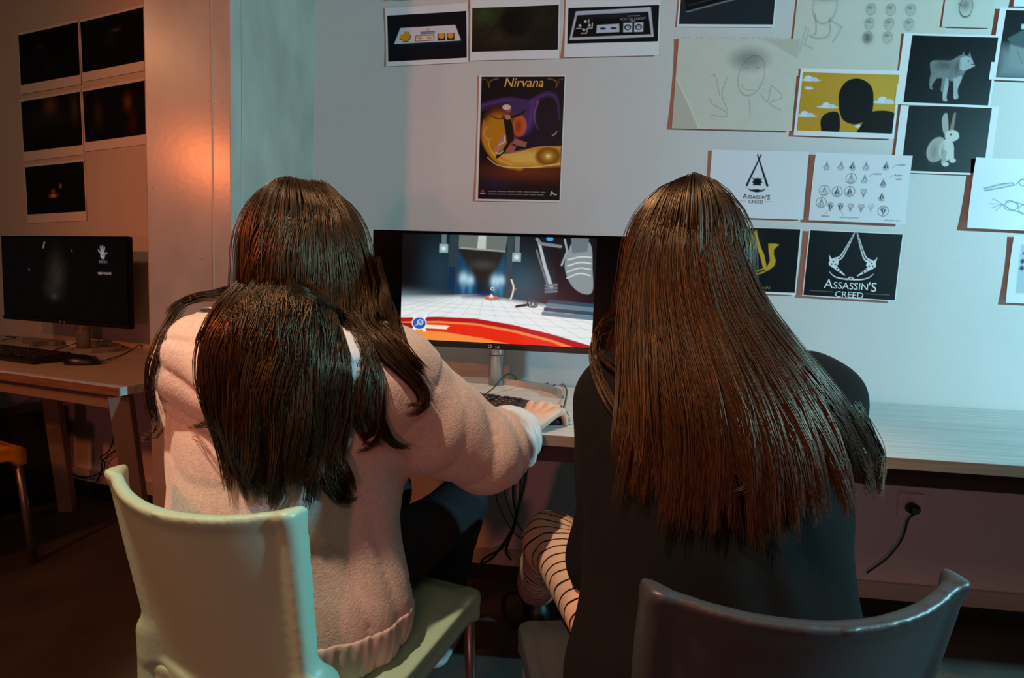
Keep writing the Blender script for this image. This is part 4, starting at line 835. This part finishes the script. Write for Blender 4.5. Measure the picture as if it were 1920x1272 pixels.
handR = hand_prims(wrRA, fwR, V(-.12, .12, 1), -np.cross(fwR, V(0, 0, 1)), (24, 34, 26), 1.15)
sdf_obj('body', bodyA, (-.78, -1.2, .38), (-.05, -.5, 1.25), .009, skin_m, PA,
        (lambda p: hand_sdf(p, handR, (wrRA-armdir*.10, wrRA+fwR*.12, .031, .0245)), np.minimum(wrRA-.14, wrRA-.14), wrRA+V(.16, .24, .12), .0022))
hdA = sdf_obj('hoodie', hoodieA, (-.80, -1.22, .36), (.02, -.58, 1.04), .0056, hoodie_m, PA)
sdf_obj('hood', hoodA, (-.74, -1.22, .70), (-.22, -.80, 1.05), .005, hoodie_m, hdA)
rib_m = mat('ribbed_cuff_knit', (190, 176, 171), .95, spec=.15)
def waist_sdf(p):
    q = p-pelA.astype(np.float32); an = np.arctan2(q[..., 1]*1.3, q[..., 0])
    return np.maximum(hoodieA(p)-.003-.0016*np.cos(an*70), np.abs(p[..., 2]-.482)-.034)
sdf_obj('waistband', waist_sdf, (-.72, -1.24, .44), (-.14, -.72, .53), .0042, rib_m, hdA)
def cuff_sdf(p):
    c0, c1 = elRA*.34+wrRA*.66, elRA*.13+wrRA*.87; ax = (c1-c0)/np.linalg.norm(c1-c0); q = p-c0.astype(np.float32); t_ = q@ax.astype(np.float32)
    e1 = np.cross(ax, V(0, 0, 1)); e1 /= np.linalg.norm(e1); e2 = np.cross(ax, e1); an = np.arctan2(q@e2.astype(np.float32), q@e1.astype(np.float32))
    r_ = np.linalg.norm(q-t_[..., None]*ax.astype(np.float32), axis=-1); R_ = .043-.05*np.clip(t_, 0, .06)+.0013*np.cos(an*34)
    return np.maximum(np.maximum(np.abs(r_-R_)-.0035, -t_-.01), t_-np.linalg.norm(c1-c0))
sdf_obj('cuff', cuff_sdf, np.minimum(elRA, wrRA)-.05, np.maximum(elRA, wrRA)+.06, .0024, rib_m, hdA)
def legs(p, pel, F, R, kneeL, kneeR, ankL, ankR, fl=.0):
    d = rc(p, pel+R*.055+F*.03, pel-R*.055+F*.03, .108, .108, (1, 1.1, 1.1))
    for s, k, a in ((-1, kneeL, ankL), (1, kneeR, ankR)): d = smin(d, chain(p, [pel+R*s*.085-V(0, 0, .01), k, a], [.078, .062, .055+fl], .03), .03)
    return d+folds(p, .003, 1.2, 1)
pl = pelA-V(0, 0, .03)
kLA, kRA = pl-RA*.10+FA*.43+V(0, 0, .01), pl+RA*.11+FA*.43+V(0, 0, .01); aLA, aRA = V(-.47, -.50, .12), V(-.315, -.42, .12)
sdf_obj('trousers', lambda p: legs(p, pl, FA, RA, kLA, kRA, aLA, aRA), (-.72, -1.2, .06), (-.12, -.34, .66), .010, trouser_m, PA)
def shoe(toe_dir, ank, m, parent, sole):
    F_ = np.asarray(toe_dir, float); F_ /= np.linalg.norm(F_); h = V(ank[0], ank[1], 0)
    def f(p):
        d = rc(p, h-F_*.03+V(0, 0, .045), h+F_*.06+V(0, 0, .045), .042, .040); d = smin(d, rc(p, h+F_*.06+V(0, 0, .04), h+F_*.14+V(0, 0, .032), .040, .032), .02)
        d = smin(d, rc(p, h-F_*.02+V(0, 0, .06), V(*ank)-F_*.01, .038, .036), .02); return np.maximum(d, .014-p[..., 2])
    o = sdf_obj('shoe', f, h-V(.2, .2, 0), h+V(.2, .22, .18), .0055, m, parent)
    loc = np.array(parent.location)
    def g(p): d = rc(p, h-F_*.03+V(0, 0, .012), h+F_*.14+V(0, 0, .012), .043, .036); return np.maximum(np.maximum(d, p[..., 2]-.02), .0005-p[..., 2])
    P, Q = nets(g, h-V(.2, .2, .01), h+V(.2, .22, .04), .005); link('sole', np_mesh('sole', P-loc, Q), sole, o)
    for k in range(4):
        c_ = h+F_*(.05+.022*k)+V(0, 0, .082-.006*k); s_ = V(F_[1], -F_[0], 0)*.022
        link('lace', MB().tube([c_-s_-loc-V(0, 0, .006), c_-loc+V(0, 0, .003), c_+s_-loc-V(0, 0, .006)], .0026, 6).build('lace_tmp', lace_m).data, None, o)
    for x in [x for x in bpy.data.objects if x.name.startswith('lace_tmp')]: bpy.data.objects.remove(x)
grey_shoe_m = mat('pale_grey_shoe', (120, 120, 126), .6)
shoe(FA, aLA, grey_shoe_m, PA, sole_m); shoe(V(.2, 1, 0), aRA, grey_shoe_m, PA, sole_m)
# --- person in black
PB = thing('person', 'person with very long brown hair in a black sweater and striped trousers', 'person', (CB[0], CB[1], 0), 0, 'people at the lit monitor')
pelB = V(.225, -1.06, 0)-FB*.055+V(0, 0, .555); cheB = V(.232, -1.02, .80); nekB = V(.212, -.975, .95); hedB = V(.188, -.945, 1.105)
shLB, shRB = V(.108, -.985, .875), V(.378, -.985, .885); elLB, wrLB = V(.088, -.965, .60), V(.11, -.76, .60); elRB, wrRB = V(.42, -.92, .64), V(.33, -.72, .64)
def sweater(p):
    d = torso(p, pelB, cheB, nekB, shLB, shRB, .016)
    d = smin(d, rc(p, pelB-V(0, 0, .05)+RB*.07, pelB-V(0, 0, .05)-RB*.07, .145, .145, (1, 1.1, 1)), .05)
    for a, b, c_ in ((shLB, elLB, wrLB), (shRB, elRB, wrRB)): d = smin(d, chain(p, [a, b, c_], [.070, .060, .045], .03), .04)
    d = smin(d, chain(p, [nekB-V(.05, 0, .02), nekB-V(0, .05, .015), nekB+V(.05, 0, -.02)], [.035, .035, .035], .02), .03); return d+folds(p, .0035, .9, 4)
def bodyB(p):
    d = smin(head_sdf(p, hedB, V(-.42, .80, -.12)), rc(p, nekB-V(0, 0, .05), hedB-V(0, .015, .04), .056, .052), .025)
    d = smin(d, torso(p, pelB, cheB, nekB, shLB, shRB, -.014), .03)
    for ch, sd in (((shLB, elLB, wrLB), 1), ((shRB, elRB, wrRB), -1)):
        d = smin(d, chain(p, ch, [.045, .038, .026], .02), .02)
        for pts, rs in hand_prims(ch[2], V(-.1*sd*0+.15*sd, 1, -.2), V(0, .2, 1), V(sd, -.15, 0)): d = smin(d, chain(p, pts, rs, .004), .008)
    return d
sdf_obj('body', bodyB, (-.02, -1.25, .38), (.52, -.5, 1.26), .009, skin_m, PB)
sdf_obj('sweater', sweater, (-.08, -1.32, .36), (.58, -.66, 1.04), .0068, sweat_m, PB)
def striped():
    m = mat('beige_striped_cotton', (196, 168, 144), .85, spec=.2); nt = m.node_tree; b = nt.nodes['Principled BSDF']
    tc = nt.nodes.new('ShaderNodeTexCoord'); dt = nt.nodes.new('ShaderNodeVectorMath'); dt.operation = 'DOT_PRODUCT'; dt.inputs[1].default_value = (.45, .85, .28)
    mm = nt.nodes.new('ShaderNodeMath'); mm.operation = 'MULTIPLY'; mm.inputs[1].default_value = 1/.021; fr = nt.nodes.new('ShaderNodeMath'); fr.operation = 'FRACT'; lt = nt.nodes.new('ShaderNodeMath'); lt.operation = 'LESS_THAN'; lt.inputs[1].default_value = .17
    mx = nt.nodes.new('ShaderNodeMix'); mx.data_type = 'RGBA'; mx.inputs[6].default_value = (*lin((206, 178, 154)), 1); mx.inputs[7].default_value = (*lin((34, 28, 28)), 1)
    nt.links.new(tc.outputs['Object'], dt.inputs[0]); nt.links.new(dt.outputs['Value'], mm.inputs[0]); nt.links.new(mm.outputs[0], fr.inputs[0]); nt.links.new(fr.outputs[0], lt.inputs[0]); nt.links.new(lt.outputs[0], mx.inputs[0]); nt.links.new(mx.outputs[2], b.inputs['Base Color']); return m
pl2 = pelB-V(0, 0, .025)
kLB, kRB = V(.0, -.70, .495), pl2+RB*.10+FB*.45+V(0, 0, .01); aLB, aRB = V(-.045, -.22, .12), V(.12, -.40, .12)
sdf_obj('trousers', lambda p: legs(p, pl2, FB, RB, kLB, kRB, aLB, aRB, .01), (-.16, -1.32, .06), (.50, -.12, .70), .009, striped(), PB)
shoe(V(-.15, 1, 0), aLB, shoe_m, PB, black_m); shoe(V(-.1, 1, 0), aRB, shoe_m, PB, black_m)

# ------------------------------------------------------------------ hair
def hair_mat(name, base, tip):
    m = bpy.data.materials.new(name); m.use_nodes = True; nt = m.node_tree; b = nt.nodes['Principled BSDF']
    a = nt.nodes.new('ShaderNodeAttribute'); a.attribute_name = 'ink'; nt.links.new(a.outputs['Color'], b.inputs['Base Color'])
    b.inputs['Roughness'].default_value = .36; b.inputs['Specular IOR Level'].default_value = .7; b.inputs['Specular Tint'].default_value = (1, .74, .48, 1); MATS[name] = m; return m
def trace(f, px, py, off):
    d = np.array([ray(a, b) for a, b in zip(px, py)]); d /= np.linalg.norm(d, axis=1)[:, None]
    t = np.full(len(d), .35); best = np.full(len(d), 9.); bt = t.copy()
    for _ in range(90):
        p = CAM+d*t[:, None]; v = f(p.astype(np.float32))-off; up = v < best-1e-4; best = np.where(up, v, best); bt = np.where(up, t, bt); t = t+np.clip(v*.7, 0, .05)+(v > .001)*.0008
    return CAM+d*bt[:, None]
def normal(f, p):
    e = .006; g = np.stack([f((p+np.eye(3)[i]*e).astype(np.float32))-f((p-np.eye(3)[i]*e).astype(np.float32)) for i in range(3)], -1)
    return g/(np.linalg.norm(g, axis=1)[:, None]+1e-9)
KS = 12
def lock(f, pts, n, w=(.02, .03, .015), off=(.002, .008, .006), th=.012, wav=.003, clumps=5, cutlo=.86, rng=RNG):
    px = np.array([p[0] for p in pts], float); py = np.array([p[1] for p in pts], float)
    C = crom(np.stack([px, py], 1), KS); t = np.linspace(0, 1, KS)
    ip = lambda a: np.interp(t, (0, .5, 1), a)
    P = trace(f, C[:, 0], C[:, 1], ip(off)); 
    for _ in range(3): P[1:-1] = .25*P[:-2]+.5*P[1:-1]+.25*P[2:]
    T = np.gradient(P, axis=0); T /= np.linalg.norm(T, axis=1)[:, None]; N = normal(f, P); N -= (N*T).sum(1)[:, None]*T; N /= np.linalg.norm(N, axis=1)[:, None]+1e-9; B = np.cross(T, N)
    W = ip(w); cl = rng.uniform(-1, 1, clumps); ci = rng.integers(0, clumps, n)
    a0 = rng.uniform(-1, 1, n); tightn = np.clip(t*1.1, 0, .94)[None, :]
    A = (a0[:, None]*(1-tightn)+(cl[ci][:, None]+a0[:, None]*.18)*tightn)*W[None, :]
    Dp = rng.uniform(-.6, 1, n)[:, None]*th*(1-.35*t)[None, :]
    ph = rng.uniform(0, 6.3, clumps)[ci][:, None]; fq = rng.uniform(5, 9, clumps)[ci][:, None]
    A = A+wav*np.sin(fq*t[None, :]+ph+rng.normal(0, .25, n)[:, None])*t[None, :]; Dp = Dp+wav*.7*np.cos(fq*t[None, :]*.9+ph)*t[None, :]
    S = P[None]+A[..., None]*B[None]+Dp[..., None]*N[None]
    cut = (cutlo+(1-cutlo)*rng.uniform(0, 1, clumps)[ci]**.6)*rng.uniform(.82, 1.0, n)**.7      # uneven lengths
    r0 = rng.uniform(0, .07, n)[:, None]; u = (r0+t[None, :]*(cut[:, None]-r0))*(KS-1); i = np.minimum(u.astype(int), KS-2); fr = (u-i)[..., None]; k = np.arange(n)[:, None]
    return S[k, i]*(1-fr)+S[k, i+1]*fr
def strands_mesh(name, S, r, m, parent, base, tip, rng=RNG):
    S = np.asarray(S); n, K, _ = S.shape; T = np.gradient(S, axis=1); T /= np.linalg.norm(T, axis=2)[..., None]+1e-9
    ref = V(.2, .9, .1); a = np.cross(T, ref); a /= np.linalg.norm(a, axis=2)[..., None]+1e-9; b = np.cross(T, a)
    rad = r*rng.uniform(.7, 1.25, (n, 1))*np.interp(np.linspace(0, 1, K), (0, .1, .75, 1), (.8, 1, .95, .3))[None]
    R = [S+rad[..., None]*(a*math.cos(q)+b*math.sin(q)) for q in (0, 2.094, 4.189)]
    Vv = np.stack(R, 2).reshape(-1, 3)-np.array(parent.location); i = np.arange(n*K*3).reshape(n, K, 3)
    Q = np.concatenate([np.stack([i[:, :-1, j], i[:, :-1, (j+1) % 3], i[:, 1:, (j+1) % 3], i[:, 1:, j]], -1).reshape(-1, 4) for j in range(3)])
    me = np_mesh(name, Vv, Q); at = me.color_attributes.new('ink', 'FLOAT_COLOR', 'POINT')
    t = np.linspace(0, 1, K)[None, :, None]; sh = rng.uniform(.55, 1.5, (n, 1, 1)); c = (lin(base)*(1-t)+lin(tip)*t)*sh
    rgba = np.ones((n, K, 3, 4), np.float32); rgba[..., :3] = c[:, :, None, :]; at.data.foreach_set('color', rgba.ravel()); return link(name, me, m, parent)
def bell(n, c, ax, ay, az, zend, flare, front, rng=RNG, part=0.0, lean=(0, 0), fly=(-.016, .003)):
    """strands falling from the crown round a head; front = half angle of the open face in degrees"""
    S = np.empty((n, KS, 3)); ph = rng.uniform(math.radians(front), 2*math.pi-math.radians(front), n)
    cl = rng.uniform(0, 2*math.pi, 90); near = cl[np.argmin(np.abs(ph[:, None]-cl[None]), 1)]
    z1 = zend(ph)+rng.uniform(-.02, .02, n); ze = c[2]+az; dep = rng.uniform(*fly, n)
    for k in range(KS):
        t = k/(KS-1); tt = t**1.35; z = ze-(ze-z1)*tt*.999-.0005
        rho = np.where(z > c[2], np.sqrt(np.clip(1-((z-c[2])/az)**2, 0, 1)), 1+flare*(c[2]-z)/.15)
        q = ph*(1-.75*t)+near*.75*t if True else ph
        q = np.where(np.abs(near-ph) < .25, q, ph)
        rx, ry = (ax+dep)*np.sin(q), (ay+dep)*np.cos(q); dz = np.maximum(c[2]-z, 0)
        root = np.stack([np.full(n, part), .55*ay*np.cos(ph)], 1)*(1-np.minimum(rho, 1))[:, None]
        S[:, k, 0] = c[0]+root[:, 0]+rx*rho+lean[0]*dz; S[:, k, 1] = c[1]+root[:, 1]+ry*rho+lean[1]*dz; S[:, k, 2] = z
    return S
hairA_m = hair_mat('dark_brown_hair', 0, 0)
# hair volume of the person in the hoodie
hcA = hedA+V(.004, -.018, -.005)
def capA(p):
    d = el(p, hcA, (.101, .118, .126)); d = smin(d, rc(p, hcA+V(-.005, -.02, -.03), V(-.458, -.975, .985), .094, .090, (1, 1.1, 1)), .04)
    return smin(d, rc(p, hcA+V(.055, .0, -.06), V(-.362, -.935, .93), .06, .048), .05)
MA = [at_y(505, 640, -1.105), at_y(508, 760, -1.135), at_y(520, 860, -1.14)]
def massA(p):
    return smin(el(p, MA[0], (.098, .066, .062)), chain(p, MA, [.080, .068, .030], .03, (1, 1.6, 1)), .04)
def hullA(p): return np.minimum(np.minimum(capA(p), massA(p)), allA(p))
def face_cut(d, p, hed, g): 
    g = np.asarray(g)/np.linalg.norm(g); return -smin(-d, el(p, hed+g*.10+V(0, 0, -.035), (.062, .075, .105)), .02)
hA = sdf_obj('hair', lambda p: np.minimum(face_cut(capA(p), p, hedA, V(.225, .78, 0)), massA(p))+.007, (-.66, -1.25, .64), (-.28, -.74, 1.25), .006, mat('hair_under_layer', (34, 22, 14), .6), PA)
S = [bell(2100, hcA, .103, .120, .129, lambda q: .965-.03*np.abs(np.sin(q)), .05, 52, part=.004)]
S.append(bell(60, hcA, .103, .120, .131, lambda q: 1.0-.05*np.abs(np.sin(q)), .06, 52, part=.004, fly=(.003, .012)))
for i in range(15):
    s_ = i/14; x1 = 464+250*s_
    S.append(lock(lambda p: np.minimum(capA(p), hoodA(p)), [(578+26*s_, 347), (512+142*s_, 392+26*abs(s_-.5)), (484+188*s_, 455), (470+226*s_, 520), (x1, 590+30*s_)], 230, (.010, .018, .018), (.001, .003, .002), .010, wav=.005, clumps=5))
for pts, n, w_, kw in (
    ([(480, 545), (430, 590), (398, 670), (410, 760), (436, 850), (456, 950)], 620, (.03, .026, .014), dict(wav=.008)), ([(510, 540), (470, 600), (440, 700), (446, 800), (466, 880), (486, 952)], 700, (.03, .030, .02), dict(wav=.014, cutlo=.76)),
    ([(540, 545), (508, 612), (488, 740), (490, 840), (512, 952)], 700, (.03, .030, .02), dict(wav=.014, cutlo=.76)), ([(570, 540), (556, 615), (540, 750), (536, 850), (552, 952)], 700, (.03, .030, .02), dict(wav=.014, cutlo=.76)),
    ([(595, 545), (604, 615), (598, 750), (584, 850), (594, 952)], 640, (.03, .028, .02), dict(wav=.014, cutlo=.76)), ([(600, 575), (626, 655), (646, 740), (640, 810), (606, 868), (618, 915), (656, 944), (668, 920)], 280, (.024, .020, .010), dict(wav=.006)),
    ([(612, 585), (640, 670), (628, 760), (600, 840), (640, 900), (655, 936)], 260, (.02, .02, .012), dict(wav=.006)), ([(450, 556), (385, 556), (345, 570), (318, 598)], 60, (.012, .012, .006), dict(clumps=4)),
    ([(435, 566), (405, 585), (384, 618), (374, 655)], 40, (.006, .01, .004), {}), ([(345, 572), (302, 630), (286, 690), (283, 740), (290, 782), (298, 812)], 45, (.008, .010, .004), dict(wav=.006, clumps=3)),
    ([(640, 590), (682, 648), (708, 720), (716, 790), (696, 842), (664, 838)], 150, (.02, .014, .006), dict(wav=.006)), ([(660, 596), (705, 640), (745, 680), (776, 712), (806, 748), (786, 776), (755, 770)], 170, (.02, .014, .006), dict(wav=.005, clumps=4)),
    ([(648, 600), (690, 670), (698, 760), (712, 815), (738, 846), (772, 838)], 130, (.018, .012, .005), dict(wav=.006, clumps=4)), ([(690, 600), (740, 640), (772, 672), (800, 702)], 90, (.016, .010, .005), dict(clumps=3)),
    ([(450, 572), (470, 590), (462, 640), (450, 720)], 160, (.03, .03, .02), dict(off=(.010, .012, .008))), ([(500, 560), (505, 590), (498, 640), (490, 720)], 200, (.03, .03, .02), dict(off=(.010, .012, .008))), ([(555, 560), (562, 590), (566, 640), (560, 720)], 200, (.03, .03, .02), dict(off=(.010, .012, .008))),
    ([(620, 560), (660, 585), (690, 640), (694, 700), (676, 770), (690, 825), (722, 838)], 170, (.025, .02, .01), dict(wav=.006)), ([(540, 556), (600, 570), (655, 600), (688, 640)], 200, (.02, .02, .015), {}),
    ([(700, 480), (722, 560), (740, 620), (752, 665), (768, 690)], 120, (.012, .012, .006), {}), ([(420, 800), (395, 790), (375, 800), (352, 795)], 16, (.004, .003, .001), dict(clumps=2)), ([(300, 800), (292, 815), (278, 822), (262, 815)], 18, (.004, .003, .001), dict(clumps=2))):
    S.append(lock(hullA, pts, n, w_, **kw))
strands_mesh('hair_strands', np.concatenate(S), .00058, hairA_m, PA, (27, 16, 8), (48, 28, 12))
# hair of the person in black
hcB = hedB+V(0, -.016, -.006)
def capB(p):
    d = el(p, hcB, (.092, .116, .126)); return smin(d, chain(p, [hcB+V(0, -.01, -.03), V(.205, -1.0, .96), V(.24, -1.075, .86), V(.265, -1.12, .76)], [.090, .118, .135, .12], .05, (1, 1.5, 1)), .04)
def hullB(p): return np.minimum(capB(p), sweater(p))
hB = sdf_obj('hair', lambda p: np.maximum(face_cut(capB(p), p, hedB, V(-.42, .8, 0)), .80-p[..., 2]+.03*np.sin(p[..., 0]*60))+.010, (.02, -1.30, .66), (.44, -.74, 1.26), .006, MATS['hair_under_layer'], PB)
S = [bell(2300, hcB, .094, .118, .130, lambda q: .95-.04*np.abs(np.sin(q)), .22, 50, part=-.01)]
S.append(bell(70, hcB, .094, .118, .132, lambda q: .98-.04*np.abs(np.sin(q)), .14, 50, part=-.01, fly=(.003, .013)))
ends = [(1185, 980), (1212, 968), (1240, 1005), (1268, 1028), (1300, 1022), (1330, 1010), (1365, 1000), (1392, 1030), (1425, 1042), (1455, 1040), (1480, 1018), (1512, 1010), (1545, 1005), (1572, 985), (1600, 990), (1622, 965), (1645, 940)]
for i, e in enumerate(ends):
    s_ = i/(len(ends)-1); x0 = 1262+62*s_; xs = [x0, 1210+148*s_, 1184+206*s_, 1160+310*s_, 1150+430*s_, 1175+470*s_]; ys = [350+14*abs(s_-.4), 430, 550, 660, 770, 880]
    xs[3] += 25*(1-s_); xs[4] += 45*(1-s_); xs[5] += 20*(1-s_)
    S.append(lock(hullB, list(zip(xs, ys))+[(e[0], e[1]+14)], 425, (.010, .024, .024), (.002, .006, .010), .014, wav=.010, clumps=5, cutlo=.80))
for pts, n, w_ in (([(1200, 560), (1150, 590), (1112, 640), (1118, 700), (1150, 760), (1172, 800)], 40, (.01, .01, .003)), ([(1180, 600), (1130, 610), (1110, 650), (1140, 690), (1190, 700)], 30, (.008, .008, .003)), ([(1590, 760), (1630, 820), (1650, 880), (1640, 940)], 90, (.012, .012, .006)), ([(1340, 800), (1375, 880), (1400, 910), (1370, 930)], 14, (.006, .01, .004))):
    S.append(lock(hullB, pts, n, w_, clumps=3, wav=.006))
hairB_m = hair_mat('brown_hair', 0, 0)
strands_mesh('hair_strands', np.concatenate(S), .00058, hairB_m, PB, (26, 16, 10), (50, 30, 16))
